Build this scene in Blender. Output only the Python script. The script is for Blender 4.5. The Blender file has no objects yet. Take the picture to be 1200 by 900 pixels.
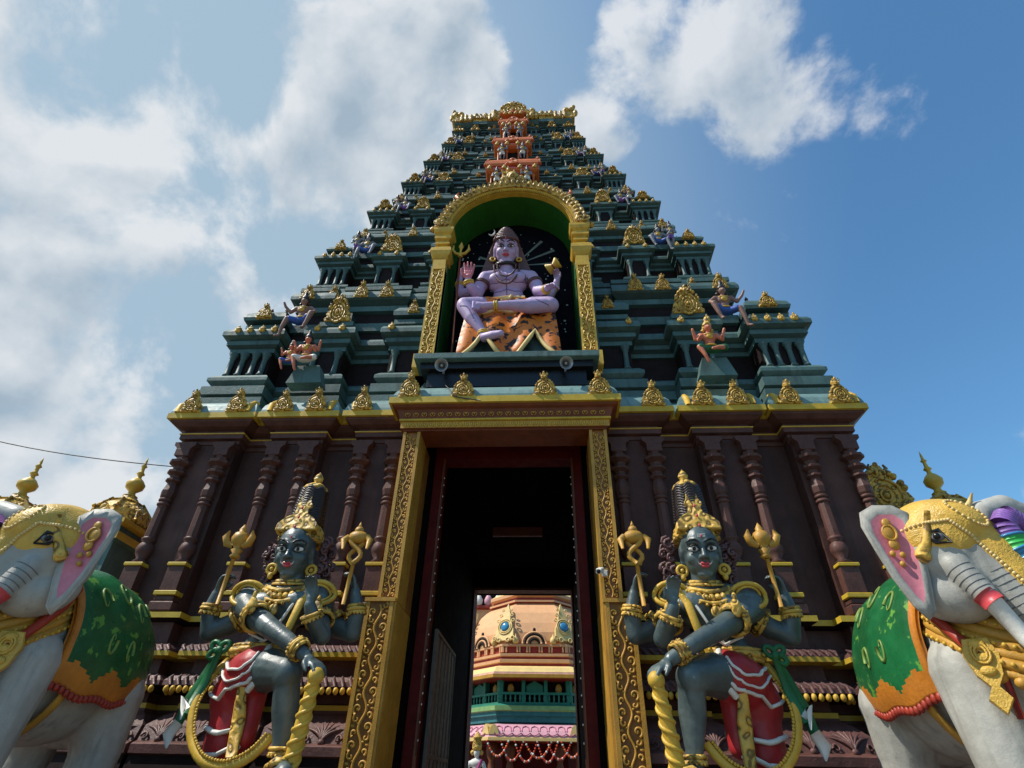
import bpy, math, random
from mathutils import Vector, Matrix, Euler
from math import sin, cos, pi, radians as R
random.seed(7)
scn = bpy.context.scene
COL = scn.collection

# ------------------------------------------------------------------ camera
W_, H_ = 1200.0, 900.0
cam = bpy.data.cameras.new('camera'); co = bpy.data.objects.new('camera', cam); COL.objects.link(co)
F_, PIT, YAW, ROL = 640.0, 0.6386, 0.06697, -0.02292
fw = Vector((-sin(YAW)*cos(PIT), cos(YAW)*cos(PIT), sin(PIT)))
rt = Vector((cos(YAW), sin(YAW), 0)); up = rt.cross(fw)
r2 = cos(ROL)*rt - sin(ROL)*up; u2 = cos(ROL)*up + sin(ROL)*rt
m = Matrix((r2, u2, -fw)).transposed().to_4x4(); m.translation = Vector((0.746, -10, 1.6))
co.matrix_world = m
cam.sensor_fit = 'HORIZONTAL'; cam.sensor_width = 36; cam.lens = 36*F_/W_
cam.clip_start = 0.05; cam.clip_end = 2000
scn.camera = co

# ------------------------------------------------------------------ light
SUN = Vector((-0.58, -0.15, 0.80)).normalized()
el = math.asin(SUN.z); az = math.atan2(SUN.x, SUN.y)
w = bpy.data.worlds.new('World'); scn.world = w; w.use_nodes = True
nt = w.node_tree; N = nt.nodes; Lk = nt.links
bg = N['Background']; bg.inputs['Strength'].default_value = 0.10
sky = N.new('ShaderNodeTexSky'); sky.sky_type = 'NISHITA'; sky.sun_disc = False
sky.sun_elevation = el; sky.sun_rotation = az; sky.air_density = 1.3; sky.dust_density = 0.6; sky.ozone_density = 2.5
def wmath(op, a, b=None, c=None, clamp=False):
    n = N.new('ShaderNodeMath'); n.operation = op; n.use_clamp = clamp
    for i, x in enumerate((a, b, c)):
        if x is None: continue
        if isinstance(x, (int, float)): n.inputs[i].default_value = x
        else: Lk.new(x, n.inputs[i])
    return n.outputs[0]
tc = N.new('ShaderNodeTexCoord')
def wdot(v):
    n = N.new('ShaderNodeVectorMath'); n.operation = 'DOT_PRODUCT'; Lk.new(tc.outputs['Generated'], n.inputs[0])
    n.inputs[1].default_value = Vector(v).normalized(); return n.outputs['Value']
def wnoise(scale, det, rough, off=0, dist=0):
    mp = N.new('ShaderNodeMapping'); mp.inputs['Location'].default_value = (off, off*0.7, -off*1.3)
    Lk.new(tc.outputs['Generated'], mp.inputs['Vector'])
    n = N.new('ShaderNodeTexNoise'); n.inputs['Scale'].default_value = scale; n.inputs['Detail'].default_value = det
    n.inputs['Roughness'].default_value = rough; n.inputs['Distortion'].default_value = dist
    Lk.new(mp.outputs[0], n.inputs['Vector']); return n.outputs['Fac']
def pixdir(px, py):
    return ((px-600)/F_*r2 + (450-py)/F_*u2 + fw).normalized()
CLOUDS = [  # direction seen in the sky, radius (deg), weight
    ((430, 110), 17, 1.0), ((300, 200), 14, .75), ((520, 60), 9, .75), ((60, 240), 20, .95), ((120, 380), 22, .85), ((20, 40), 15, .65),
    ((760, 60), 9, .9), ((870, 50), 7, .62), ((710, 140), 6, .8), ((930, 100), 7, .50), ((1060, 105), 6, .36), ((330, 10), 9, .5), ((-80, 120), 24, .9), ((-200, 500), 28, .8), ((300, 330), 12, .7), ((480, 170), 10, .8), ((180, 480), 16, .7)]
tot = None
for (p, rad, wt) in CLOUDS:
    d = wdot(pixdir(*p)); mr = N.new('ShaderNodeMapRange'); mr.interpolation_type = 'SMOOTHSTEP'
    mr.inputs['From Min'].default_value = cos(R(rad)); mr.inputs['From Max'].default_value = cos(R(rad*0.25))
    mr.inputs['To Max'].default_value = wt; Lk.new(d, mr.inputs['Value'])
    tot = mr.outputs[0] if tot is None else wmath('MAXIMUM', tot, mr.outputs[0])
GAPS = [((1160, 290), 15, .9), ((1180, 30), 10, .5), ((285, 90), 5.5, .5), ((205, 290), 6, .35), ((345, 300), 5, .35), ((75, 45), 8, .25), ((560, 200), 4, .3), ((640, 25), 6, .6)]
for (p, rad, wt) in GAPS:
    d = wdot(pixdir(*p)); mr = N.new('ShaderNodeMapRange'); mr.interpolation_type = 'SMOOTHSTEP'
    mr.inputs['From Min'].default_value = cos(R(rad)); mr.inputs['From Max'].default_value = cos(R(rad*0.2))
    mr.inputs['To Max'].default_value = wt; Lk.new(d, mr.inputs['Value']); tot = wmath('SUBTRACT', tot, mr.outputs[0])
def vnoise(scale, det, rough, off, shift=(0, 0, 0), dist=0.):
    ad = N.new('ShaderNodeVectorMath'); ad.operation = 'ADD'; Lk.new(tc.outputs['Generated'], ad.inputs[0]); ad.inputs[1].default_value = Vector((off, off*.7, -off*1.3))+Vector(shift)
    n = N.new('ShaderNodeTexNoise'); n.inputs['Scale'].default_value = scale; n.inputs['Detail'].default_value = det; n.inputs['Roughness'].default_value = rough
    n.inputs['Distortion'].default_value = dist; Lk.new(ad.outputs[0], n.inputs['Vector']); return n.outputs['Fac']
n1 = vnoise(3.6, 12, .60, 3.1, dist=.2)
dens = wmath('ADD', wmath('MULTIPLY', tot, 0.66), wmath('MULTIPLY', wmath('SUBTRACT', n1, 0.5), 3.0))
mr = N.new('ShaderNodeMapRange'); mr.interpolation_type = 'SMOOTHSTEP'
mr.inputs['From Min'].default_value = .20; mr.inputs['From Max'].default_value = .60; Lk.new(dens, mr.inputs['Value'])
cmask = mr.outputs[0]
# a thin veil over the sun's side of the sky
veil = N.new('ShaderNodeMapRange'); veil.interpolation_type = 'SMOOTHSTEP'; veil.inputs['From Min'].default_value = .12; veil.inputs['From Max'].default_value = .80
veil.inputs['To Max'].default_value = .92; Lk.new(wdot((-.75, .5, .35)), veil.inputs['Value'])
# billows: brighter on the side that looks towards the light, greyer underneath
up_l = (u2*.05+(-r2)*.02)
lit = wmath('MULTIPLY', wmath('SUBTRACT', vnoise(3.6, 6, .5, 3.1, dist=.2), vnoise(3.6, 6, .5, 3.1, up_l, .2)), 4.2)
core = wmath('MULTIPLY', wmath('SUBTRACT', dens, .75), -.55)
shv = wmath('ADD', wmath('ADD', lit, core), wmath('MULTIPLY', wmath('SUBTRACT', vnoise(9, 6, .6, 8.2), .5), .9))
shade = N.new('ShaderNodeMapRange'); shade.inputs['From Min'].default_value = -.42; shade.inputs['From Max'].default_value = .40
Lk.new(shv, shade.inputs['Value'])
def wmix(f, a, b):
    n = N.new('ShaderNodeMix'); n.data_type = 'RGBA'
    if isinstance(f, float): n.inputs[0].default_value = f
    else: Lk.new(f, n.inputs[0])
    for s, x in ((6, a), (7, b)):
        if isinstance(x, tuple): n.inputs[s].default_value = x
        else: Lk.new(x, n.inputs[s])
    return n.outputs[2]
SKYT = N.new('ShaderNodeMix'); SKYT.data_type = 'RGBA'; SKYT.blend_type = 'MULTIPLY'; SKYT.inputs[0].default_value = 1
Lk.new(sky.outputs[0], SKYT.inputs[6]); SKYT.inputs[7].default_value = (.74, 1.16, 1.34, 1)
c0 = wmix(veil.outputs[0], SKYT.outputs[2], (3.2, 4.3, 5.2, 1))
cc = wmix(shade.outputs[0], (2.9, 3.7, 4.5, 1), (6.5, 6.7, 6.9, 1))
sc = wmath('MULTIPLY', cmask, .88)
Lk.new(wmix(sc, c0, cc), bg.inputs['Color'])
sl = bpy.data.lights.new('sun', 'SUN'); so = bpy.data.objects.new('sun', sl); COL.objects.link(so)
sl.energy = 4.6; sl.angle = R(.6); sl.color = (1, .95, .86); so.rotation_euler = SUN.to_track_quat('Z', 'Y').to_euler(); so.location = SUN*60
scn.render.engine = 'CYCLES'
scn.view_settings.view_transform = 'Standard'; scn.view_settings.look = 'None'; scn.view_settings.gamma = 1; scn.view_settings.use_curve_mapping = False
scn.view_settings.exposure = 0.3

# ------------------------------------------------------------------ materials
def mat(name, col, rough=.55, var=.25, scale=3.0, bump=.15, bscale=25, streak=.0, spec=.4, carve=0, cscale=9, crev=None, metal=0, second=None, sthr=.55, sscale=2.2, swidth=.04, emit=0):
    m = bpy.data.materials.new(name); m.use_nodes = True; t = m.node_tree; n = t.nodes; l = t.links
    b = n['Principled BSDF']; b.inputs['Roughness'].default_value = rough; b.inputs['Specular IOR Level'].default_value = spec; b.inputs['Metallic'].default_value = metal
    tc = n.new('ShaderNodeTexCoord'); P = tc.outputs['Object']
    def noise(s, d=4, r=.6, vec=None):
        q = n.new('ShaderNodeTexNoise'); q.inputs['Scale'].default_value = s; q.inputs['Detail'].default_value = d; q.inputs['Roughness'].default_value = r
        l.new(vec or P, q.inputs['Vector']); return q.outputs['Fac']
    def ramp(x, a, b_, ta=0., tb=1.):
        q = n.new('ShaderNodeMapRange'); q.inputs['From Min'].default_value = a; q.inputs['From Max'].default_value = b_; q.inputs['To Min'].default_value = ta; q.inputs['To Max'].default_value = tb
        l.new(x, q.inputs['Value']); return q.outputs[0]
    def mix(f, a, b_, mode='MIX'):
        q = n.new('ShaderNodeMix'); q.data_type = 'RGBA'; q.blend_type = mode; l.new(f, q.inputs[0]) if not isinstance(f, float) else setattr(q.inputs[0], 'default_value', f)
        for s, x in ((6, a), (7, b_)):
            if isinstance(x, (tuple, list)): q.inputs[s].default_value = (x[0], x[1], x[2], 1)
            else: l.new(x, q.inputs[s])
        return q.outputs[2]
    c1 = [max(0, x*(1-var)) for x in col]; c2 = [min(1, x*(1+var*.7)) for x in col]
    out = mix(ramp(noise(scale), .3, .7), c1, c2)
    # fine mottling
    out = mix(ramp(noise(scale*9, 5, .7), .35, .75, 0, .35), out, [x*.55 for x in col])
    if second is not None:
        q = noise(sscale, 3, .55); out = mix(ramp(q, sthr, sthr+swidth), out, second)
    if streak:
        mp = n.new('ShaderNodeMapping'); mp.inputs['Scale'].default_value = (7, 7, .5); l.new(P, mp.inputs['Vector'])
        q = noise(1.0, 5, .65, mp.outputs[0]); out = mix(ramp(q, .52, .75, 0, streak), out, [.3*x+.012 for x in col])
    hgt = noise(bscale, 5, .65)
    if carve:
        v = n.new('ShaderNodeTexVoronoi'); v.feature = 'SMOOTH_F1'; v.inputs['Scale'].default_value = cscale
        dn = n.new('ShaderNodeTexNoise'); dn.inputs['Scale'].default_value = cscale*.5; l.new(P, dn.inputs['Vector'])
        ad = n.new('ShaderNodeVectorMath'); ad.operation = 'MULTIPLY_ADD'; l.new(dn.outputs['Color'], ad.inputs[0]); ad.inputs[1].default_value = (.25, .25, .25); l.new(P, ad.inputs[2])
        l.new(ad.outputs[0], v.inputs['Vector'])
        sn = n.new('ShaderNodeMath'); sn.operation = 'SINE'; mu = n.new('ShaderNodeMath'); mu.operation = 'MULTIPLY'; mu.inputs[1].default_value = 16; l.new(v.outputs['Distance'], mu.inputs[0]); l.new(mu.outputs[0], sn.inputs[0])
        pat = ramp(sn.outputs[0], -1, 1)
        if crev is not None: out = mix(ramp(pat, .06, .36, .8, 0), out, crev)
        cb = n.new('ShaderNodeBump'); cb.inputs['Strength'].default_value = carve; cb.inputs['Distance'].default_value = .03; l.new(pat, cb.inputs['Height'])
    l.new(out, b.inputs['Base Color'])
    bb = n.new('ShaderNodeBump'); bb.inputs['Strength'].default_value = bump; bb.inputs['Distance'].default_value = .02; l.new(hgt, bb.inputs['Height'])
    if carve: l.new(cb.outputs[0], bb.inputs['Normal'])
    l.new(bb.outputs[0], b.inputs['Normal'])
    l.new(ramp(noise(scale*3), .3, .7, max(0, rough-.12), min(1, rough+.15)), b.inputs['Roughness'])
    if emit: b.inputs['Emission Color'].default_value = (*col, 1); b.inputs['Emission Strength'].default_value = emit
    return m
TEAL = mat('teal_paint', (.072, .138, .128), .6, .4, 1.1, bump=.3, streak=.95, second=(.12, .19, .175), sthr=.60, sscale=1.3, swidth=.2)
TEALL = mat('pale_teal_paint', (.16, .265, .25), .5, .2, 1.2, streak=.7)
TEALSH = mat('recess_shade_teal', (.022, .060, .058), .6, .3, 1.5, streak=.6)  # darker teal paints recess shade into the set-back bands and necks
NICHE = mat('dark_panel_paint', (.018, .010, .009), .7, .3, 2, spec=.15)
WALL = mat('brown_wall_paint', (.078, .034, .026), .5, .4, .9, bump=.45, bscale=22, spec=.15, streak=.8, second=(.125, .062, .050), sthr=.56, sscale=.7, swidth=.2)
COLM = mat('brown_column_paint', (.105, .046, .036), .5, .35, 3, bump=.3, spec=.2, streak=.4)
LOTUS = mat('rose_brown_paint', (.125, .056, .048), .5, .4, 2.5, bump=.4, streak=.7)
YEL = mat('yellow_band_paint', (.56, .37, .03), .5, .2, 3, streak=.35)
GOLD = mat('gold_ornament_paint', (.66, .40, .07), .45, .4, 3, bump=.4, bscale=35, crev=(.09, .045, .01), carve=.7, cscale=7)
GOLDC = mat('beaten_gold_paint', (.62, .38, .06), .4, .2, 5, bump=.3, bscale=30, carve=.22, cscale=20)
GOLDP = mat('gold_paint', (.62, .38, .045), .42, .2, 4, bump=.25, streak=.25)
JAMB = mat('ochre_jamb_paint', (.50, .26, .035), .45, .22, 3, bump=.25, bscale=40, streak=.3)
JAMBD = mat('dark_ochre_groundwork', (.27, .11, .018), .5, .3, 5)
RUST = mat('rust_red_paint', (.17, .045, .014), .5, .3, 3)
MAROON = mat('maroon_paint', (.10, .007, .005), .6, .3, 3, spec=.15)
SHADEP = mat('passage_shade_black', (.0035, .003, .003), .95, .3, 1, spec=.05)  # near-black base colour puts the passage's deep shade into its surfaces
ORNG = mat('orange_paint', (.60, .14, .025), .5, .2, 3, streak=.35)
REDP = mat('red_paint', (.34, .035, .018), .5, .25, 4)
GREENN = mat('niche_green_paint', (.022, .13, .015), .5, .2, 2, streak=.2)
STONE = mat('paving_stone', (.22, .19, .16), .8, .3, 1.5, bump=.4, bscale=18)
ASPH = mat('yard_ground', (.16, .14, .12), .9, .3, .6, bump=.4, bscale=12)
BLUESK = mat('blue_black_skin_paint', (.062, .090, .090), .40, .45, 2.5, bump=.25, bscale=22, spec=.65, streak=.4, second=(.13, .165, .155), sthr=.56, sscale=2.6, swidth=.25)
LILAC = mat('lilac_skin_paint', (.47, .35, .56), .5, .18, 2.2, bump=.15, second=(.36, .22, .44), sthr=.52, sscale=2.2, swidth=.3)
PINKS = mat('pink_skin_paint', (.62, .17, .20), .5, .15, 5)
HAIR = mat('dark_hair_paint', (.022, .014, .014), .4, .3, 8, bump=.5, bscale=18)
HAIRB = mat('brown_hair_paint', (.12, .055, .055), .45, .3, 8, bump=.8, bscale=14)
REDC = mat('red_cloth_paint', (.36, .018, .022), .45, .25, 4)
WHITE = mat('white_paint', (.68, .66, .60), .5, .12, 6)
GREENC = mat('green_cloth_paint', (.012, .125, .04), .45, .35, 4)
BLACK = mat('black_paint', (.006, .006, .007), .35, .2, 5)
LIP = mat('lip_red_paint', (.55, .06, .07), .35, .1, 6)
ELE = mat('elephant_grey_white_paint', (.40, .39, .345), .5, .28, 1.3, bump=.3, bscale=14, streak=.65, second=(.22, .225, .215), sthr=.55, sscale=1.5, swidth=.3)
EPINK = mat('ear_pink_paint', (.62, .20, .25), .5, .25, 2.5)
EGREEN = mat('saddle_green_paint', (.010, .115, .035), .35, .4, 2, bump=.35, bscale=9, second=(.10, .27, .04), sthr=.6, sscale=6)
EORNG = mat('saddle_orange_paint', (.52, .18, .02), .45, .3, 2.5, bump=.3, streak=.5)
ELINE = mat('dark_grey_line_paint', (.15, .15, .155), .5, .2, 5)
PURP = mat('purple_paint', (.22, .10, .36), .45, .25, 8, bump=.3)
CGREEN = mat('bright_green_paint', (.04, .42, .08), .4, .2, 6)
PEACH = mat('peach_paint', (.68, .36, .17), .6, .1, 2, streak=.2)
CREAM = mat('cream_yellow_paint', (.72, .52, .20), .55, .12, 3, streak=.2)
SGREEN = mat('shrine_green_paint', (.03, .20, .13), .5, .2, 3)
ROSE = mat('rose_pink_paint', (.62, .32, .38), .5, .12, 3)
BLUEG = mat('blue_glass_paint', (.04, .22, .42), .15, .2, 5)
TIGER = mat('tiger_skin_paint', (.66, .17, .012), .5, .12, 3, second=(.02, .010, .006), sthr=.54, sscale=5.5, swidth=.02)
ROCK = mat('blue_rock_paint', (.06, .12, .14), .6, .4, 3, bump=.8, bscale=5)
NIGHT = mat('night_sky_backdrop_paint', (.003, .003, .007), .8, .3, 2, spec=.1)
STAR = mat('star_white_paint', (.45, .50, .46), .6, .1, 5)
METAL = mat('grey_metal', (.35, .36, .36), .35, .15, 5, metal=.7)
GREYS = mat('grey_skin_paint', (.22, .23, .26), .5, .25, 6)
BROWNS = mat('brown_skin_paint', (.26, .14, .11), .5, .25, 6)
ORNS = mat('orange_skin_paint', (.55, .17, .09), .5, .2, 6)
BLUEC = mat('blue_cloth_paint', (.03, .09, .36), .45, .25, 5)
CABLE = mat('cable_black', (.02, .02, .02), .5, .1, 5)

# ------------------------------------------------------------------ mesh builder
class MB:
    def __init__(s): s.v = []; s.f = []; s.m = []; s.s = []
    def add(s, vs, fs, mi=0, sm=False, M=None):
        o = len(s.v)
        s.v += [tuple(M @ Vector(p)) for p in vs] if M is not None else [tuple(p) for p in vs]
        flip = M is not None and M.determinant() < 0
        for k, f in enumerate(fs):
            g = tuple(o+i for i in f); s.f.append(g[::-1] if flip else g)
            s.m.append(mi[k] if isinstance(mi, list) else mi); s.s.append(sm)
        return s
    def box(s, x0, x1, y0, y1, z0, z1, mi=0, M=None, bev=0.0):
        if bev <= 0:
            vs = [(x0,y0,z0),(x1,y0,z0),(x1,y1,z0),(x0,y1,z0),(x0,y0,z1),(x1,y0,z1),(x1,y1,z1),(x0,y1,z1)]
            return s.add(vs, [(0,3,2,1),(4,5,6,7),(0,1,5,4),(1,2,6,5),(2,3,7,6),(3,0,4,7)], mi, False, M)
        b = bev
        pl = [(x0,y0),(x1,y0),(x1,y1),(x0,y1)]
        return s.sweep(pl, [(-b, z0), (0, z0+b), (0, z1-b), (-b, z1)], [mi]*3, M=M)
    def sweep(s, poly, prof, mis=None, clamp=None, cap=True, M=None, capmi=None, bot=True):
        n = len(poly); nz = []
        for i in range(n):
            a, b = Vector(poly[i]), Vector(poly[(i+1) % n]); d = (b-a)
            d = d.normalized() if d.length > 1e-9 else Vector((1, 0)); nz.append(Vector((d.y, -d.x)))
        vs = []; K = len(prof)
        for (o, z) in prof:
            for i in range(n):
                n1, n2 = nz[i-1], nz[i]; dd = 1+n1.dot(n2); off = (n1+n2)/max(dd, .3)
                ox, oy = off.x*o, off.y*o
                if clamp and clamp[i]:
                    cx, cy = clamp[i]
                    if cx is not None: ox = max(-cx, min(cx, ox))
                    if cy is not None: oy = max(-cy, min(cy, oy))
                vs.append((poly[i][0]+ox, poly[i][1]+oy, z))
        fs = []; mi = []
        for k in range(K-1):
            for i in range(n):
                j = (i+1) % n; fs.append((k*n+i, k*n+j, (k+1)*n+j, (k+1)*n+i)); mi.append(mis[k] if mis else 0)
        if cap:
            fs.append(tuple((K-1)*n+i for i in range(n))); mi.append(capmi if capmi is not None else (mis[-1] if mis else 0))
            if bot: fs.append(tuple(n-1-i for i in range(n))); mi.append(mis[0] if mis else 0)
        return s.add(vs, fs, mi, False, M)
    def lathe(s, prof, n=16, mi=0, M=None, sm=True, phase=0., c=(0, 0, 0), cap=True):
        vs = []; fs = []; mm = []
        for (r, z) in prof:
            for i in range(n):
                a = 2*pi*i/n+phase; vs.append((c[0]+r*cos(a), c[1]+r*sin(a), c[2]+z))
        for k in range(len(prof)-1):
            for i in range(n):
                j = (i+1) % n; fs.append((k*n+i, k*n+j, (k+1)*n+j, (k+1)*n+i)); mm.append(mi[k] if isinstance(mi, list) else mi)
        if cap:
            K = len(prof); fs.append(tuple(range(n-1, -1, -1))); fs.append(tuple((K-1)*n+i for i in range(n))); mm += [mm[0], mm[-1]]
        return s.add(vs, fs, mm, sm, M)
    def tube(s, pts, rad, n=8, mi=0, sm=True, M=None, flat=1.0, upv=None, closed=False):
        P = [Vector(p) for p in pts]; K = len(P); rad = rad if isinstance(rad, (list, tuple)) else [rad]*K
        vs = []; fs = []; prev = Vector(upv) if upv else None
        for k in range(K):
            if closed: t = P[(k+1) % K]-P[k-1]
            else: t = P[min(k+1, K-1)]-P[max(k-1, 0)]
            t = t.normalized() if t.length > 1e-9 else Vector((0, 0, 1))
            if prev is None: prev = Vector((0, 0, 1)) if abs(t.z) < .9 else Vector((1, 0, 0))
            b = t.cross(prev); b = b.normalized() if b.length > 1e-6 else t.orthogonal().normalized()
            q = b.cross(t).normalized(); prev = q if upv is None else Vector(upv)
            for i in range(n):
                a = 2*pi*i/n; vs.append(P[k]+b*cos(a)*rad[k]+q*sin(a)*rad[k]*flat)
        for k in range(K if closed else K-1):
            for i in range(n):
                j = (i+1) % n; k2 = (k+1) % K; fs.append((k*n+i, k2*n+i, k2*n+j, k*n+j)[::-1])
        if not closed: fs.append(tuple(range(n))); fs.append(tuple((K-1)*n+n-1-i for i in range(n)))
        return s.add(vs, fs, mi, sm, M)
    def ball(s, c, r, mi=0, nu=12, nv=8, M=None, sm=True, rot=None):
        r = r if isinstance(r, (tuple, list)) else (r, r, r); c = Vector(c)
        vs = []; fs = []
        def T(x, y, z):
            p = Vector((x*r[0], y*r[1], z*r[2]))
            if rot is not None: p = rot @ p
            return p+c
        vs.append(T(0, 0, -1))
        for k in range(1, nv):
            t = -pi/2+pi*k/nv
            for i in range(nu):
                a = 2*pi*i/nu; vs.append(T(cos(t)*cos(a), cos(t)*sin(a), sin(t)))
        vs.append(T(0, 0, 1)); L = len(vs)-1
        for i in range(nu):
            j = (i+1) % nu; fs.append((0, 1+j, 1+i)); fs.append((L, L-nu+i, L-nu+j))
        for k in range(nv-2):
            for i in range(nu):
                j = (i+1) % nu; a = 1+k*nu; fs.append((a+i, a+j, a+nu+j, a+nu+i))
        return s.add(vs, fs, mi, sm, M)
    def prism(s, pts, y0, y1, mi=0, M=None, bev=0.0, smi=None):
        """outline in x,z extruded along y (y0 front)"""
        n = len(pts); area = sum(pts[i][0]*pts[(i+1) % n][1]-pts[(i+1) % n][0]*pts[i][1] for i in range(n))
        if area < 0: pts = pts[::-1]
        cx = sum(p[0] for p in pts)/n; cz = sum(p[1] for p in pts)/n
        vs = [(p[0], y1, p[1]) for p in pts]+[(p[0], y0+bev, p[1]) for p in pts]
        fs = []; k = 1
        if bev: vs += [(cx+(p[0]-cx)*(1-bev*2.5), y0, cz+(p[1]-cz)*(1-bev*2.5)) for p in pts]; k = 2
        for q in range(k):
            for i in range(n):
                j = (i+1) % n; fs.append((q*n+i, q*n+j, (q+1)*n+j, (q+1)*n+i)[::-1])
        mm = [smi if smi is not None else mi]*len(fs)
        fs.append(tuple(k*n+i for i in range(n))); fs.append(tuple(n-1-i for i in range(n))); mm += [mi, mi]
        return s.add(vs, fs, mm, False, M)
    def mesh(s, name, mats):
        me = bpy.data.meshes.new(name); me.from_pydata(s.v, [], s.f)
        for x in (mats if isinstance(mats, (list, tuple)) else [mats]): me.materials.append(x)
        me.polygons.foreach_set('material_index', s.m); me.polygons.foreach_set('use_smooth', s.s); me.update(); return me
    def build(s, name, mats, parent=None):
        o = bpy.data.objects.new(name, s.mesh(name, mats)); COL.objects.link(o)
        if parent is not None: o.parent = parent
        return o
def tag(o, label=None, cat=None, group=None, kind=None):
    if label: o['label'] = label
    if cat: o['category'] = cat
    if group: o['group'] = group
    if kind: o['kind'] = kind
    return o
def empty(name, loc=(0, 0, 0), rz=0.):
    o = bpy.data.objects.new(name, None); COL.objects.link(o); o.location = loc; o.rotation_euler = (0, 0, rz); o.empty_display_size = .2; return o
JR = random.Random(11)
def put(me, name, parent, loc, rot=(0, 0, 0), sc=(1, 1, 1)):
    o = bpy.data.objects.new(name, me); COL.objects.link(o); o.parent = parent; o.location = loc; o.rotation_euler = rot
    o.scale = sc if isinstance(sc, (tuple, list)) else (sc,)*3
    if name.startswith('gable') or name == 'cornice_boss':      # hand-moulded pieces never sit quite alike
        o.rotation_euler = (rot[0]+JR.uniform(-.05, .05), rot[1]+JR.uniform(-.045, .045), rot[2]+JR.uniform(-.05, .05))
        o.scale = (o.scale[0]*JR.uniform(.92, 1.08), o.scale[1], o.scale[2]*JR.uniform(.90, 1.08))
    return o
def copy_tree(o, parent=None):
    c = o.copy(); COL.objects.link(c); c.parent = parent
    for ch in o.children: copy_tree(ch, c)
    return c
def blob(name, prims, mats, parent, voxel=.03, it=4, fac=.5, sx=1, groove=None):
    """one continuous skin grown over overlapping limbs: ('c', [(point, radius)...]) chains and ('e', centre, radii[, euler])"""
    b = MB()
    for p in prims:
        if p[0] == 'c':
            ch = p[1]
            for (a, ra), (c, rc) in zip(ch[:-1], ch[1:]):
                b.tube([a, c], [ra, rc], 14)
            for a, ra in ch: b.ball(a, ra, 0, 14, 10)
        else: b.ball(p[1], p[2], 0, 20, 14, rot=(Euler(p[3]).to_matrix() if len(p) > 3 else None))
    if sx < 0: b.v = [(-x, y, z) for x, y, z in b.v]; b.f = [f[::-1] for f in b.f]
    me = b.mesh(name, mats); o = bpy.data.objects.new(name, me); COL.objects.link(o)
    md = o.modifiers.new('r', 'REMESH'); md.mode = 'VOXEL'; md.voxel_size = voxel; md.use_smooth_shade = True
    ms = o.modifiers.new('s', 'SMOOTH'); ms.factor = fac; ms.iterations = it
    dg = bpy.context.evaluated_depsgraph_get(); ev = o.evaluated_get(dg)
    nm = bpy.data.meshes.new_from_object(ev, preserve_all_data_layers=False, depsgraph=dg)
    o.modifiers.clear(); o.data = nm; bpy.data.meshes.remove(me); nm.name = name
    if not nm.materials: nm.materials.append(mats if not isinstance(mats, (list, tuple)) else mats[0])
    nm.polygons.foreach_set('use_smooth', [True]*len(nm.polygons))
    if parent is not None: o.parent = parent
    return o
from mathutils.bvhtree import BVHTree
def snapper(o, s=1):
    me = o.data; t = BVHTree.FromPolygons([(v.co.x*s, v.co.y, v.co.z) for v in me.vertices], [tuple(p.vertices) for p in me.polygons])
    def f(p, off=0., d=None):
        p = Vector(p)
        if d is not None:
            h = t.ray_cast(p, Vector(d).normalized())
            if h[0] is not None: return h[0]-Vector(d).normalized()*off
        q = t.find_nearest(p); n = (p-q[0])
        c = sum((Vector(v.co) for v in ()), Vector())
        nn = q[1]*1.0
        if s < 0: nn = -nn
        return q[0]+nn*off
    return f
def dense(pts, k=5, it=2):
    P = [Vector(p) for p in pts]; out = []
    for a, b in zip(P[:-1], P[1:]): out += [a.lerp(b, t/k) for t in range(k)]
    out.append(P[-1])
    for _ in range(it): out = [out[0]]+[(out[i-1]+out[i]*2+out[i+1])/4 for i in range(1, len(out)-1)]+[out[-1]]
    return out
def arcpts(cx, cz, r, a0, a1, n): return [(cx+r*cos(R(a0+(a1-a0)*i/n)), cz+r*sin(R(a0+(a1-a0)*i/n))) for i in range(n+1)]

# ================================================================== the yard (setting)
g = MB().box(-400, 400, -200, 600, -.3, 0, 0); tag(g.build('ground', ASPH), kind='structure')
p = MB().box(-9, 9, -14, -1.2, .004, .06, 0); tag(p.build('forecourt_paving', STONE), kind='structure')

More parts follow.
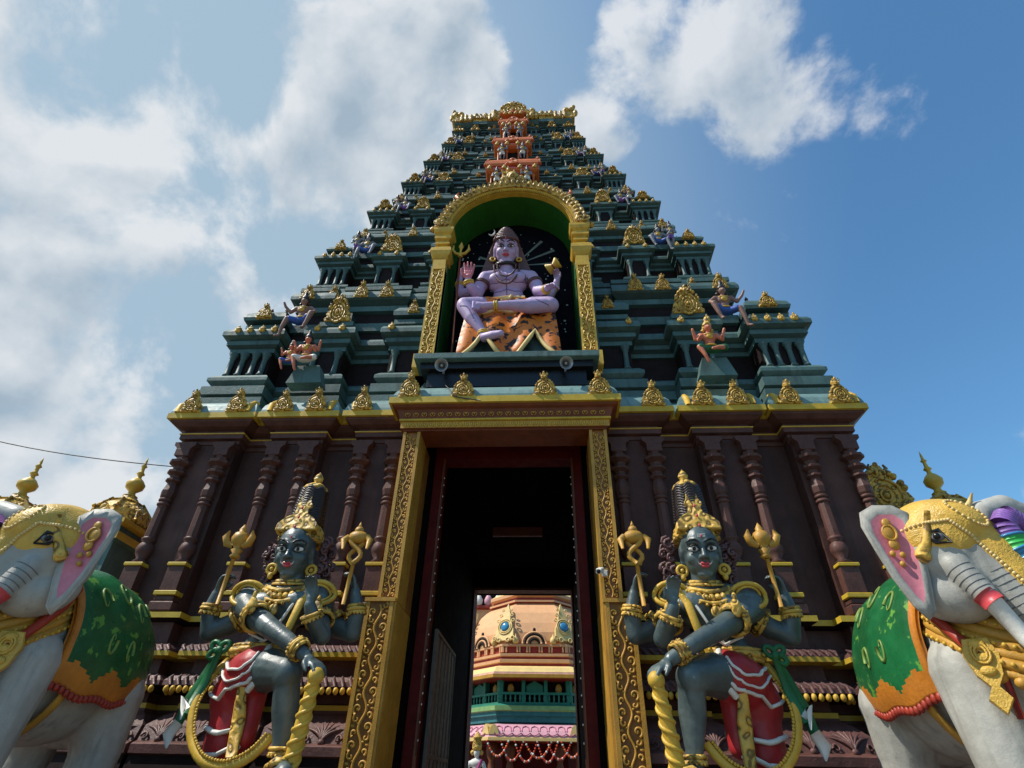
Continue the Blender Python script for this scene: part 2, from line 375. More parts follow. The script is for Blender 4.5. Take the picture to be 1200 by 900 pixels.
# ================================================================== reusable ornaments
def gable_mesh(name, wd=.42, ht=.62, mats=None, tri=False):
    """horseshoe gable ornament: scrolled foot, ringed disc, lion mask finial"""
    b = MB(); h = ht; a = wd
    out = [(-a*.62, 0), (-a*.66, .10*h), (-a*.50, .16*h), (-a*.60, .26*h), (-a*.52, .38*h), (-a*.40, .44*h), (-a*.42, .52*h), (-a*.26, .60*h), (-a*.24, .70*h), (-a*.13, .74*h), (-a*.17, .84*h), (-a*.10, .95*h), (0, h)]
    if tri: out = [(-a*.75, 0), (-a*.78, .10*h), (-a*.6, .2*h), (-a*.5, .36*h), (-a*.34, .46*h), (-a*.26, .62*h), (-a*.14, .7*h), (-a*.12, .85*h), (-a*.05, .95*h), (0, h)]
    out = out+[(-x, z) for x, z in out[::-1][1:]]
    b.prism(out, -.05, .05, 0, bev=.02)
    cz = h*.30
    for r, t in ((a*.36, .022), (a*.23, .02), (a*.11, .02)):
        b.tube([(r*cos(2*pi*i/18), -.055, cz+r*sin(2*pi*i/18)) for i in range(18)], t*ht/.6, 6, 0, closed=True, upv=(0, 1, 0))
    b.ball((0, -.06, cz), a*.07, 0, 8, 6)
    b.ball((0, -.06, h*.72), (a*.15, .05, h*.09), 0, 10, 7)
    for s in (-1, 1):
        b.ball((s*a*.08, -.095, h*.76), a*.05, 0, 6, 5)
        b.tube([(s*a*.10, -.06, h*.80), (s*a*.2, -.06, h*.88), (s*a*.15, -.06, h*.96)], [a*.05, a*.04, a*.02], 6)
        b.ball((s*a*.42, -.05, h*.10), (a*.14, .04, h*.07), 0, 8, 6)
        for q in range(5):
            an = R(20+q*32); b.ball((s*a*.5*cos(an)*.95, -.045, cz+a*.52*sin(an)), a*.075, 0, 7, 5)
    b.ball((0, -.05, h*.97), (a*.06, .04, h*.05), 0, 6, 5)
    return b.mesh(name, mats or [GOLD])
KUDU = gable_mesh('gable_ornament')
KUDUW = gable_mesh('gable_crest', 1.0, 1.0)
KUDUT = gable_mesh('gable_crest_small', .9, .62, tri=True)
BOSS = MB().ball((0, 0, 0), (.11, .06, .11), 0, 10, 8).ball((0, -.05, 0), (.05, .04, .05), 0, 8, 6).ball((0, -.01, .11), (.035, .03, .06), 0, 6, 5).mesh('cornice_boss', [GOLD])

def column_mesh(name, h, r, mats, full=True, yel=False):
    b = MB(); k = r/.12
    if full:
        b.box(-.24, .24, -.2, .2, 0, .16, 0, bev=.02); b.box(-.2, .2, -.17, .17, .165, .26, 0, bev=.02); b.box(-.235, .235, -.20, .20, .265, .34, 1, bev=.01)
        b.box(-.175, .175, -.15, .15, .345, .78, 0, bev=.015); b.box(-.2, .2, -.175, .175, .785, .845, 1, bev=.01)
        z = .85
        vase = [(.11, 0), (.15, .04), (.09, .09), (.16, .19), (.175, .27), (.14, .36), (.10, .40), (.15, .43), (.15, .47), (.11, .5)]
        b.lathe([(a, z+q) for a, q in vase], 16, 0)
        zs = z+.48; ze = h-1.25
        b.lathe([(.128, zs), (.118, ze)], 8, 0, sm=False, phase=pi/8)
        for q in (.0, .09): b.lathe([(.12, ze-.15+q), (.145, ze-.13+q), (.145, ze-.10+q), (.12, ze-.08+q)], 16, 1 if q == 0 and yel else 0)
        cap = [(.12, 0), (.15, .05), (.165, .16), (.13, .28), (.115, .34), (.18, .38), (.18, .41), (.12, .45), (.125, .50), (.21, .55), (.215, .59), (.13, .64), (.14, .70), (.25, .76), (.26, .81), (.15, .86), (.15, .93)]
        b.lathe([(a, ze+q) for a, q in cap], 8, 0, sm=False, phase=pi/8)
        b.box(-.17, .17, -.15, .15, ze+.925, ze+1.1, 0, bev=.015)
        b.prism([(-.27, h), (-.26, h-.08), (-.20, h-.12), (-.16, h-.17), (.16, h-.17), (.20, h-.12), (.26, h-.08), (.27, h)], -.14, .14, 0)
    else:
        b.lathe([(r*1.3, 0), (r*1.3, .06*h), (r*.95, .1*h), (r*.9, .72*h), (r*1.25, .76*h), (r*1.1, .82*h), (r*1.6, .88*h), (r*1.7, .94*h), (r*1.3, h)], 10, 0)
    return b.mesh(name, mats)

# ================================================================== the gateway tower
tower = empty('gateway_tower')
tag(tower, 'tall green and dark brown seven storey temple gateway tower with gold ornaments', 'tower')
YC = 4.7
XO = lambda z: -.02*max(0, z-9)                      # the axis of the upper storeys leans a little
def plan(hw, y0, p, front, side, xo=0., notch=None):
    """stepped outline, counter-clockwise; y0 = front face, mirrored about YC"""
    hd = YC-y0; q = []; c = []
    gx = min([front[i+1][0]-front[i][1] for i in range(len(front)-1)])*hw*.36
    pts = []; cl = []
    f = front
    if f[0][0] == 0: pts += [(f[0][1]*hw, -hd), (f[0][1]*hw, -hd+p)]; cl += [(gx, None)]*2; rest = f[1:]
    else: rest = f
    if notch is not None: pts = [(1.95-abs(xo), -YC+notch), (1.95-abs(xo), -hd)]+pts; cl = [(.15, 0), (.15, None)]+cl
    for (a, b) in rest:
        pts += [(a*hw, -hd+p), (a*hw, -hd)]; cl += [(gx, None)]*2
        if b < 1: pts += [(b*hw, -hd), (b*hw, -hd+p)]; cl += [(gx, None)]*2
    pts.append((hw, -hd)); cl.append(None)
    gy = (side[1][0]-side[0][1])*hd*.46
    pts += [(hw, -side[1][0]*hd), (hw-p, -side[1][0]*hd), (hw-p, -side[0][1]*hd), (hw, -side[0][1]*hd)]; cl += [(None, gy)]*4
    rt_ = pts; q4 = [(x, -y) for x, y in rt_[::-1]]; c4 = cl[::-1]
    right = rt_+q4; cr = cl+c4
    left = [(-x, y) for x, y in right[::-1]]
    poly = right+left; cc = cr+cr[::-1]
    return [(x+xo, y+YC) for x, y in poly], cc
FR = [(0, .42), (.59, .70), (.85, 1)]; SD = [(0, .3), (.62, 1)]

# ---- lower storey, two halves either side of the passage
def half_plan(s):
    Y0 = -.30
    f = [(1.75, Y0), (3.05, Y0), (3.05, 0), (3.87, 0), (3.87, Y0), (4.87, Y0), (4.87, 0), (5.67, 0), (5.67, Y0), (6.85, Y0)]
    c = [(0, None)]+[(.37, None)]*8+[None]
    sd = [(6.85, 1.2), (6.55, 1.2), (6.55, 3.3), (6.85, 3.3)]
    f2 = f+sd; c2 = c+[(None, .37)]*4
    bk = [(x, 2*YC-y) for x, y in f2[::-1]]; cb = c2[::-1]
    poly = f2+bk; cl = c2+cb
    if s < 0: poly = [(-x, y) for x, y in poly[::-1]]; cl = cl[::-1]
    return poly, cl
BASEP = [(.95, 0, 0), (.95, .7, 0), (.85, .72, 0), (.85, 1.3, 0), (.66, 1.35, 0), (.58, 1.90, 4), (.62, 1.92, 2), (.62, 2.03, 2), (.58, 2.05, 4),
         (.50, 2.08, 2), (.42, 2.28, 2), (.24, 2.42, 2), (.14, 2.48, 4), (.14, 2.52, 1), (.14, 2.59, 4), (.08, 2.61, 4), (.08, 2.74, 0), (.32, 2.76, 0), (.38, 2.81, 2),
         (.37, 2.88, 2), (.30, 2.95, 2), (.18, 2.99, 4), (.12, 3.01, 4), (.12, 3.22, 1), (.32, 3.24, 1), (.32, 3.31, 2), (.30, 3.36, 2), (.22, 3.42, 2), (.10, 3.45, 4), (.04, 3.48, 4), (.04, 3.74, 4), (.04, 3.80, 0), (.22, 3.84, 1), (.22, 3.93, 1), (.0, 3.95, 5), (.0, 7.32, 5)]
# profile rows: (offset, z, material of the band ABOVE this row)
for s in (-1, 1):
    poly, cl = half_plan(s)
    b = MB(); pr = [(o, z) for o, z, _ in BASEP]; mi = [m_ for _, _, m_ in BASEP][:-1]
    b.sweep(poly, pr, mi, cl)
    b.build('wall', [NICHE, YEL, LOTUS, TEAL, COLM, WALL], tower)
    # entablature and great eave
    b = MB()
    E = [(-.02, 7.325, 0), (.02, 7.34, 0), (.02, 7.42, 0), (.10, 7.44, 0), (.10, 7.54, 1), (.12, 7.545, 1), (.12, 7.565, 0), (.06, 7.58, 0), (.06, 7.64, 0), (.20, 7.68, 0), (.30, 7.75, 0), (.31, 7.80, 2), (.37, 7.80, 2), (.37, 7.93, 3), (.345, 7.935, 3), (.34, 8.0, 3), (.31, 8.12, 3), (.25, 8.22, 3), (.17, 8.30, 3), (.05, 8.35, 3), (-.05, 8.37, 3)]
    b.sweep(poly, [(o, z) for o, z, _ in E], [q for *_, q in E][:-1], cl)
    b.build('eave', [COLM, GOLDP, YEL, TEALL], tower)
b = MB(); b.box(-1.76, 1.76, -.25, 2*YC+.25, 7.62, 8.36, 0); b.build('passage_ceiling', [SHADEP], tower)
COLB = column_mesh('column', 3.37, .12, [COLM, YEL], True, False)
for x in (-6.70, -5.88, -4.78, -4.08, -2.95, -2.25, 2.25, 2.95, 4.08, 4.78, 5.88, 6.70):
    put(COLB, 'column', tower, (x, -.35, 3.95), (0, 0, 0), (.86, .86, 1))
# bead rows under the cushion moulding, ribbed cushion
def bead_row(x0, x1, y, z):
    b = MB(); n = max(2, int(round((x1-x0)/.105))); st = (x1-x0)/n
    for i in range(n): b.ball((x0+st*(i+.5), y, z), (.042, .045, .055), 0, 8, 6)
    b.build('bead_row', [GOLDP], tower)
def rib_row(x0, x1, y, z, h, dy):
    b = MB(); n = max(2, int((x1-x0)/.12)); st = (x1-x0)/n
    for i in range(n):
        x = x0+st*(i+.5); b.tube([(x+.03, y, z), (x, y-.01, z+h*.5), (x-.04, y+dy, z+h)], [.02, .035, .015], 6)
    b.build('petal_band', [LOTUS], tower)
def leaf_relief(x0, x1, y, z):
    """carved lotus leaf panel on the sloping plinth: fans of lobes between volutes"""
    b = MB(); n = max(1, int(round((x1-x0)/.58))); st = (x1-x0)/n
    def sl(x, v): return (x, y-.035+.34*v*v*.9+.05*v, z+.36*v)
    for i in range(n):
        cx = x0+st*(i+.5)
        for q in range(-3, 4):
            a = q*.36; L = 1-.06*abs(q)
            pts = [sl(cx+st*.46*sin(a*t/6*1.25)*(t/6)*1.15, .06+.92*L*t/6*cos(a*.8*t/6)) for t in range(7)]
            b.tube(pts, [.012, .026, .034, .036, .034, .026, .010], 7, 0, flat=.6)
        for s in (-1, 1):
            pts = [sl(cx+s*(st*.40+.055*(1-t/14)*cos(t*.55)), .20+.17*(1-t/14)*sin(t*.55)) for t in range(12)]
            b.tube(pts, [.020*(1-t/20) for t in range(12)], 6, 0)
        b.ball(sl(cx, .08), (.05, .035, .045), 0, 8, 6)
    b.build('leaf_relief', [LOTUS], tower)
for s in (-1, 1):
    for (a, c) in ((1.95, 3.05), (3.87, 4.87), (5.67, 6.85)):
        x0, x1 = (a-.33, c+.33) if s > 0 else (-c-.33, -a+.33)
        if a < 2: x0, x1 = (2.2, 3.38) if s > 0 else (-3.38, -2.2)
        if c > 6: x1, x0 = (7.3, x0) if s > 0 else (x1, -7.3)
        bead_row(x0, x1, -.68, 2.755); rib_row(x0, x1, -.68, 2.82, .15, .13); rib_row(x0, x1, -.62, 3.325, .09, .08); leaf_relief(x0, x1, -.80, 2.06)
    for (a, c) in ((3.42, 3.5), (5.24, 5.3)):
        pass
# recess bead rows
for s in (-1, 1):
    for (a, c) in ((3.38, 3.54), (5.2, 5.34)):
        x0, x1 = (a, c) if s > 0 else (-c, -a); bead_row(x0, x1, -.38, 2.755)
# gold gable ornaments on the great eave
TILT = R(5)
for x in (6.75, 5.75, 4.72, 4.02, 3.02):
    for s in (-1, 1): put(KUDU, 'gable_ornament', tower, (s*x, -.66, 7.93), (TILT, 0, 0), (.82, 1, .90))
for x in (1.9, .82):
    for s in (-1, 1): put(KUDU, 'gable_ornament', tower, (s*x, -1.17, 7.86), (TILT, 0, 0), (.85, 1, .95))
# rolled gold ends of the eave
for s in (-1, 1):
    for x in (7.05, 5.5, 5.02, 3.72, 3.2):
        bb = MB(); bb.tube([(s*x, -.66, 7.94), (s*x, -.62, 8.12), (s*x, -.5, 8.26), (s*x, -.36, 8.34)], [.05, .07, .06, .03], 8)
        bb.build('eave_roll', [GOLDP], tower)

# ---- upper storeys
T = [  # z0, z1, half width at cornice wall, attic half width
    (8.37, 12.90, 6.95, 6.00), (12.90, 16.40, 5.85, 5.15), (16.40, 19.08, 4.90, 4.35), (19.08, 21.27, 4.12, 3.70), (21.27, 23.22, 3.55, 3.25), (23.22, 25.1, 3.02, 2.85), (25.1, 26.5, 2.72, 2.55)]
yf = lambda z: .18*(z-8)-.28
smallcols = {}
FIGSPOTS = []; FIG2 = []
for ti, (z0, z1, hw, ha) in enumerate(T):
    H = z1-z0; s_ = hw/6.95; zc = z0+H*.45; xo = XO(zc); y0 = yf(zc)
    nn = .78 if ti < 2 else None
    poly, cl = plan(hw, y0, .34*s_+.05, FR, SD, xo, nn)
    f0 = .17 if ti == 0 else .12
    def Z(f): return z0+H*f
    y0 += .2 if ti else 0
    poly, cl = plan(hw, y0, .44*s_+.06, FR, SD, xo, nn)
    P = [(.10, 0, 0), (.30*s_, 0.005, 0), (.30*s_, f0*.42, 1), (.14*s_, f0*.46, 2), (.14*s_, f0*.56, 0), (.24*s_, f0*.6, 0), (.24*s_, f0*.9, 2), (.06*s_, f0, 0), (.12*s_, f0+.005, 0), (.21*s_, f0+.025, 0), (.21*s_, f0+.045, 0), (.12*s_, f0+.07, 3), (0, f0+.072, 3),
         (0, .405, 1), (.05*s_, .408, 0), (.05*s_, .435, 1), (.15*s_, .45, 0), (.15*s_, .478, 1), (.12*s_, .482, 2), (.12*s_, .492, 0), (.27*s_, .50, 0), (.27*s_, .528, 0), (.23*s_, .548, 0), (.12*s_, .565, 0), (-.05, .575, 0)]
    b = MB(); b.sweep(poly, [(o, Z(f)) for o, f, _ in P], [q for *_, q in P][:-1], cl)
    st = b.build('storey', [TEAL, TEALSH, TEALSH, NICHE], tower)
    # attic
    yA = yf(z0+H*.8)+(.27 if ti else .15); poly2, cl2 = plan(ha-.22*s_, yA, .12*s_, [(0, .36), (.5, .78), (.86, 1)], SD, XO(z0+H*.8), nn)
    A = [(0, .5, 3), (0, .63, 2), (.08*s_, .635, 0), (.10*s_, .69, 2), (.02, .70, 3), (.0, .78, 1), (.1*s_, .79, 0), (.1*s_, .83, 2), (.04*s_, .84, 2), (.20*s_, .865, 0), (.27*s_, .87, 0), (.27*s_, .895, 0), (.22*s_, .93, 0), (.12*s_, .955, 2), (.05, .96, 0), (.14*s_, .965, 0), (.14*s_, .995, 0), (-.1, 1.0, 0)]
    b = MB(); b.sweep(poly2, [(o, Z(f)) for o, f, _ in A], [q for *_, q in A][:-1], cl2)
    b.build('attic', [TEAL, TEALSH, TEALSH, NICHE], st)
    # columns
    zb, zt = Z(f0+.075), Z(.405); ch = zt-zb; r = .058*s_+.008
    cm = column_mesh('small_column', ch, r, [TEAL], False)
    xs = [.865, .902, .945, .985, .605, .688]+([.40] if ti < 3 else [.38])
    if ti >= 3: xs.append(.30)
    if ti < 5:
        for fx in xs:
            for s in (-1, 1): put(cm, 'small_column', st, (xo+s*fx*hw, y0-.05*s_, zb))
    else:
        b = MB()
        for fx in xs:
            for s in (-1, 1): b.lathe([(r*1.2, 0), (r*.9, .1*ch), (r*.9, .7*ch), (r*1.5, .85*ch), (r*1.5, ch)], 8, 0, c=(xo+s*fx*hw, y0-.05*s_, zb))
        tag(b.build('small_column', [TEAL], st), kind='stuff')
    # corner columns seen on the sides
    # gold bosses on the cornice
    bx = [.85, .895, .94, .985, .60, .69]+([.42] if ti < 3 else [.40])
    if ti < 5:
        for fx in bx:
            for s in (-1, 1): put(BOSS, 'cornice_boss', st, (xo+s*fx*hw, y0-.27*s_-.01, Z(.535)), (0, 0, 0), s_*.85)
    else:
        b = MB()
        for fx in bx:
            for s in (-1, 1): b.ball((xo+s*fx*hw, y0-.27*s_-.01, Z(.535)), .07, 0, 8, 6)
        tag(b.build('cornice_boss', [GOLD], st), kind='stuff')
    # little roofs over the projections
    zn = Z(.572)
    for s in (-1, 1):
        # corner shrine: square neck, domed roof, two finials, gables
        x0, x1 = sorted((xo+s*hw*.865, xo+s*hw*.985)); d = (x1-x0)
        kr = MB(); pl = [(x0, y0+.05), (x1, y0+.05), (x1, y0+d*1.1), (x0, y0+d*1.1)]
        hh = H*.20
        kr.sweep(pl, [(-.02, zn), (-.02, zn+hh*.10), (.05*s_, zn+hh*.12), (.05*s_, zn+hh*.26), (-.04*s_, zn+hh*.28), (-.04*s_, zn+hh*.38), (.12*s_, zn+hh*.40), (.15*s_, zn+hh*.50), (.10*s_, zn+hh*.68), (-.03*s_, zn+hh*.86), (-.20*s_, zn+hh)], [0, 0, 0, 0, 1, 1, 0, 0, 0, 0])
        ko = kr.build('corner_roof', [TEAL, TEALSH], st)
        put(KUDUT if ti > 1 else KUDU, 'gable_crest', st, ((x0+x1)/2, y0-.12*s_, zn+hh*.42), (R(-2), 0, 0), (s_*(.5 if ti > 1 else .8), 1, hh*.56/.62))
        put(KUDU, 'gable_crest', st, ((x1+.15*s_) if s > 0 else (x0-.15*s_), y0+d*.55, zn+hh*.42), (R(-12), 0, s*pi/2), (s_*1.0, 1, hh*.6/.62))
        for fx in (.25, .75):
            kf = MB(); kf.lathe([(.05*s_, 0), (.10*s_, .05*s_), (.11*s_, .13*s_), (.05*s_, .2*s_), (.03*s_, .24*s_), (.05*s_, .27*s_), (.0, .38*s_)], 8, 0, c=(x0+fx*d, y0+d*.5, zn+hh*.97)); kf.build('finial', [COLM if ti < 3 else GREYS], st)
        # middle shrine
        cx = xo+s*hw*.645; wdt = hw*.055
        kr = MB(); pl = [(cx-wdt, y0+.02), (cx+wdt, y0+.02), (cx+wdt, y0+.8*s_), (cx-wdt, y0+.8*s_)]
        kr.sweep(pl, [(0, zn), (0, zn+hh*.12), (.06*s_, zn+hh*.14), (.06*s_, zn+hh*.3), (-.06*s_, zn+hh*.32), (-.10*s_, zn+hh*.8), (-.3*s_, zn+hh*.95)], [0, 0, 0, 1, 1, 1]); kr.build('shrine_neck', [TEAL, TEALSH], st)
        if ti < 3: put(KUDUW, 'gable_crest', st, (cx, y0-.04, zn+hh*.3), (R(3), 0, 0), (s_*.58, 1, hh*1.08))
        else: put(KUDUT, 'gable_crest', st, (cx, y0-.04, zn+hh*.25), (R(0), 0, 0), (s_*.8, 1, hh*.85/.62))
        # barrel roof beside the centre
        cx0, cx1 = (.30, .415) if ti < 3 else (.24, .40)
        a0, a1 = sorted((xo+s*hw*cx0, xo+s*hw*cx1))
        kr = MB(); pl = [(a0, y0+.02), (a1, y0+.02), (a1, y0+.9*s_), (a0, y0+.9*s_)]
        kr.sweep(pl, [(0, zn), (0, zn+hh*.12), (.08*s_, zn+hh*.14), (.08*s_, zn+hh*.30), (-.04*s_, zn+hh*.32), (-.04*s_, zn+hh*.42), (.12*s_, zn+hh*.44), (.13*s_, zn+hh*.60), (.03*s_, zn+hh*.82), (-.16*s_, zn+hh*.98)], [0, 0, 0, 0, 1, 1, 2, 2, 0]); kr.build('barrel_roof', [TEAL, TEALSH, TEAL], st)
        put(KUDU, 'gable_crest', st, ((a0+a1)/2, y0-.10*s_, zn+hh*.5), (R(0), 0, 0), (s_*.6, 1, hh*.48/.62))
        # eave ornaments
        ze = Z(.872); yo = yA-.25*s_
        for fx in ((.93, .81, .62) if ti else (.93, .82, .68, .56)):
            if ti < 6: put(KUDU, 'gable_ornament', st, (XO(ze)+s*fx*ha, yo+(.12*s_ if .78 < fx < .86 else 0), ze), (R(4), 0, 0), (s_*.74, 1, H*.12/.62))
        FIG2.append((ti, s, XO(zn)+s*hw*.835, y0-.06, zn+.02, H*.20)) if 1 <= ti <= 5 else None
        FIGSPOTS.append((ti, s, XO(zn)+s*hw*.765, y0+.0*s_, zn+.0, H*.27, s_))
# ---- the niche housing with its gold arch
nh = MB()
AX, AZ, AR_o, AR_i = 0.0, 13.95, 2.15, 1.64
outer = [(-2.15, 8.37), (-2.15, 13.95)]+[(x, z) for x, z in arcpts(0, 13.95, 2.15, 180, 0, 24)][1:-1]+[(2.15, 13.95), (2.15, 8.37)]
inner = [(-1.66, 9.12), (-1.66, 13.95)]+[(x, z) for x, z in arcpts(0, 13.95, 1.66, 180, 0, 24)][1:-1]+[(1.66, 13.95), (1.66, 9.12)]
def ring(b, o, i, y0, y1, mo, mi_, mf):
    n = len(o); vs = [(x, y0, z) for x, z in o]+[(x, y0, z) for x, z in i]+[(x, y1, z) for x, z in o]+[(x, y1, z) for x, z in i]
    fs = []; mm = []
    for k in range(n-1):
        fs.append((k, n+k, n+k+1, k+1)); mm.append(mf)
        fs.append((2*n+k, k, k+1, 2*n+k+1)); mm.append(mo)
        fs.append((n+k, 3*n+k, 3*n+k+1, n+k+1)); mm.append(mi_)
    b.add(vs, fs, mm)
outer2 = [(x*.97 if z < 14 else x*.95, z if z < 13.96 else 13.95+(z-13.95)*.93) for x, z in outer]
ring(nh, outer2, inner, -.42, 1.6, 0, 1, 0)
nh.box(-2.08, 2.08, -.42, 1.7, 8.4, 9.118, 0)
house = nh.build('niche', [TEAL, GREENN], tower)
# painted back wall of the niche
pb = MB(); pb.prism([(x*.995, z) for x, z in inner], .62, .7, 0); bk = pb.build('niche_backdrop', [NIGHT], tower)
sb = MB(); random.seed(5)
for k in range(120):
    x = random.uniform(-1.55, 1.55); z = random.uniform(9.4, 15.4)
    if z > 13.9 and math.hypot(x, z-13.95) > 1.55: continue
    r = random.choice((.012, .018, .026, .034)); sb.ball((x, .615, z), (r, .006, r), 0, 6, 4)
tag(sb.build('star', [STAR], tower), kind='stuff')
rb = MB()
for a, l in ((52, 1.35), (28, 1.35), (3, 1.3), (178, 1.5), (158, 1.1), (75, .8), (115, .7)):
    c, s = cos(R(a)), sin(R(a)); cx, cz = .0, 13.75; w1 = .012; w2 = .05
    rb.add([(cx+c*.3-s*w1, .612, cz+s*.3+c*w1), (cx+c*.3+s*w1, .612, cz+s*.3-c*w1), (cx+c*l+s*w2, .612, cz+s*l-c*w2), (cx+c*l-s*w2, .612, cz+s*l+c*w2)], [(0, 1, 2, 3)])
rb.build('light_ray', [mat('ray_paint', (.16, .19, .17), .7)], tower)
# gold arch frame
ga = MB()
def arch_ring(b, r0, r1, y0, y1, a0=0, a1=180, n=40, mi=0):
    o = arcpts(0, 13.95, r1, a1, a0, n); i = arcpts(0, 13.95, r0, a1, a0, n); nn = n+1
    vs = [(x, y0, z) for x, z in o]+[(x, y0, z) for x, z in i]+[(x, y1, z) for x, z in o]+[(x, y1, z) for x, z in i]; fs = []
    for k in range(n):
        fs += [(k, nn+k, nn+k+1, k+1), (2*nn+k, k, k+1, 2*nn+k+1), (nn+k, 3*nn+k, 3*nn+k+1, nn+k+1)]
    b.add(vs, fs, mi)
arch_ring(ga, 1.655, 1.71, -.56, -.40); arch_ring(ga, 1.71, 1.80, -.62, -.40); arch_ring(ga, 1.80, 1.9, -.58, -.40)
for k in range(80):
    a = R(4+172*k/79); ga.ball((1.69*cos(a), -.60, 13.95+1.69*sin(a)), .026, 0, 6, 5)
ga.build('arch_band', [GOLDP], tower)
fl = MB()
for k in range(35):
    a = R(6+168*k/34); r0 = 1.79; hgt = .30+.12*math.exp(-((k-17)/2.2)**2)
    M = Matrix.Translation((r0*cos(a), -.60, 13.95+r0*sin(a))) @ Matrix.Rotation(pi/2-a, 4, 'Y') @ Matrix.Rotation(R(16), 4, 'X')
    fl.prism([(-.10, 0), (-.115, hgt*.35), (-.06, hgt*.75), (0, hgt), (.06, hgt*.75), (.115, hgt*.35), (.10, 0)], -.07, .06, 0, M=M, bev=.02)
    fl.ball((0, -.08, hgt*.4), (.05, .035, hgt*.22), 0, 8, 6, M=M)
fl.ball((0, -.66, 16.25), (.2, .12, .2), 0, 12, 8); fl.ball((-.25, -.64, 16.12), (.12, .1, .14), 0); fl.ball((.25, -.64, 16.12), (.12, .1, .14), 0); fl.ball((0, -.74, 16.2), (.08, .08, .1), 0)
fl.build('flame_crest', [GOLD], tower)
def vine(b, x0, z0, z1, y, wd, mi=0, step=.34, r=.018):
    """upright carved vine: a waving stem with scrolls and leaf buds filling both sides"""
    h_ = wd*.40; n = max(2, int(round((z1-z0)/step))); st = (z1-z0)/n
    b.tube([(x0+h_*.22*sin(pi*k/5), y-.008, z0+st*k/5) for k in range(int(n*5)+1)], r*.95, 6, mi)
    for i in range(n):
        zb = z0+st*i; s = 1 if i % 2 == 0 else -1
        for (sx_, zc_, rr, d) in ((-s, .50, .33, 1), (s, .95, .22, -1), (s, .18, .20, 1)):
            pts = []
            for k in range(12):
                t = k/11; a = -1.2+t*5.6; q = st*rr*(1-.72*t)
                pts.append((x0+sx_*(h_*.50+min(q, h_*.52)*cos(a)), y-.012, zb+st*zc_+d*q*sin(a)))
            b.tube(pts, [r*(1.1-.5*k/11) for k in range(12)], 6, mi)
        b.ball((x0-s*h_*.50, y-.012, zb+st*.50), (r*1.3, .014, r*1.3), mi, 7, 5)
        b.ball((x0+s*h_*.72, y-.010, zb+st*.56), (h_*.20, .014, st*.10), mi, 7, 5)
        b.ball((x0-s*h_*.80, y-.010, zb+st*.05), (h_*.15, .014, st*.09), mi, 7, 5)
        b.ball((x0+s*h_*.30, y-.012, zb+st*.70), (h_*.14, .014, st*.08), mi, 7, 5)
for s in (-1, 1):
    b = MB(); x0, x1 = (1.67, 2.02) if s > 0 else (-2.02, -1.67); xc = (x0+x1)/2
    b.box(x0-.08, x1+.08, -.72, -.3, 9.0, 9.42, 0, bev=.02)
    b.box(x0, x1, -.60, -.3, 9.42, 12.35, 1); b.box(x0, x0+.05, -.63, -.3, 9.42, 12.35, 0); b.box(x1-.05, x1, -.63, -.3, 9.42, 12.35, 0); b.box(x0, x1, -.632, -.3, 12.3, 12.4, 0)
    b.box(x0+.01, x1-.01, -.62, -.3, 12.4, 12.68, 0)
    pr = [(.0, 12.68), (.05, 12.72), (.0, 12.76), (.06, 12.86), (.10, 12.98), (.09, 13.1), (.02, 13.2), (-.04, 13.25), (-.04, 13.32), (.02, 13.34), (.02, 13.4), (-.02, 13.42), (-.02, 13.5), (.05, 13.54), (.05, 13.62), (.01, 13.64), (.01, 13.72), (.07, 13.78), (.10, 13.86), (.10, 13.94), (.06, 13.96)]
    b.sweep([(x0, -.58), (x1, -.58), (x1, -.3), (x0, -.3)], pr, [0]*(len(pr)-1))
    po = b.build('arch_pillar', [GOLDP, JAMB], tower)
    v = MB(); vine(v, xc, 9.5, 12.25, -.605, .36, 0, .26, .020); v.build('carved_vine', [GOLDP], po)
    # scroll block at the springing
    sc_ = MB(); sc_.ball((s*1.95, -.55, 14.10), (.20, .14, .15), 0, 14, 10)
    for q in range(3):
        rr = .13-.035*q; sc_.tube([(s*(2.0+rr*cos(2*pi*i/14)), -.70, 14.13+rr*sin(2*pi*i/14)) for i in range(14)], .02, 6, 0, closed=True, upv=(0, 1, 0))
    sc_.ball((s*1.82, -.6, 14.15), (.12, .1, .1), 0, 10, 8); sc_.ball((s*2.18, -.5, 14.05), (.1, .1, .08), 0, 10, 8)
    sc_.build('arch_scroll', [GOLD], tower)
# shelf of the niche
b = MB(); b.box(-1.98, 1.98, -1.05, -.38, 8.98, 9.14, 0, bev=.015); b.box(-1.85, 1.85, -.92, -.38, 8.80, 8.975, 1, bev=.01); b.box(-1.7, 1.7, -.80, -.38, 8.40, 8.795, 1); b.build('niche_shelf', [TEAL, BLACK], tower)

# ---- the doorway
b = MB()
b.box(-2.29, 2.29, -1.22, -.28, 7.72, 7.86, 1)
b.sweep([(-2.24, -1.16), (2.24, -1.16), (2.24, -.28), (-2.24, -.28)], [(0, 7.862), (.0, 7.95), (-.04, 8.06), (-.11, 8.17), (-.2, 8.25), (-.34, 8.30), (-.4, 8.38)], [0]*6)
b.sweep([(-2.0, -.92), (2.0, -.92), (2.0, -.27), (-2.0, -.27)], [(0, 7.24), (0, 7.26), (.05, 7.28), (.05, 7.42), (.03, 7.43), (.085, 7.435), (.085, 7.475), (.08, 7.48), (.12, 7.60), (.14, 7.64), (.14, 7.655), (.20, 7.68), (.24, 7.718)], [2, 2, 3, 3, 1, 1, 2, 4, 4, 2, 2, 4], cap=True)
lint = b.build('lintel', [TEALL, YEL, RUST, JAMB, RUST], tower)
pt = MB()
n = 34
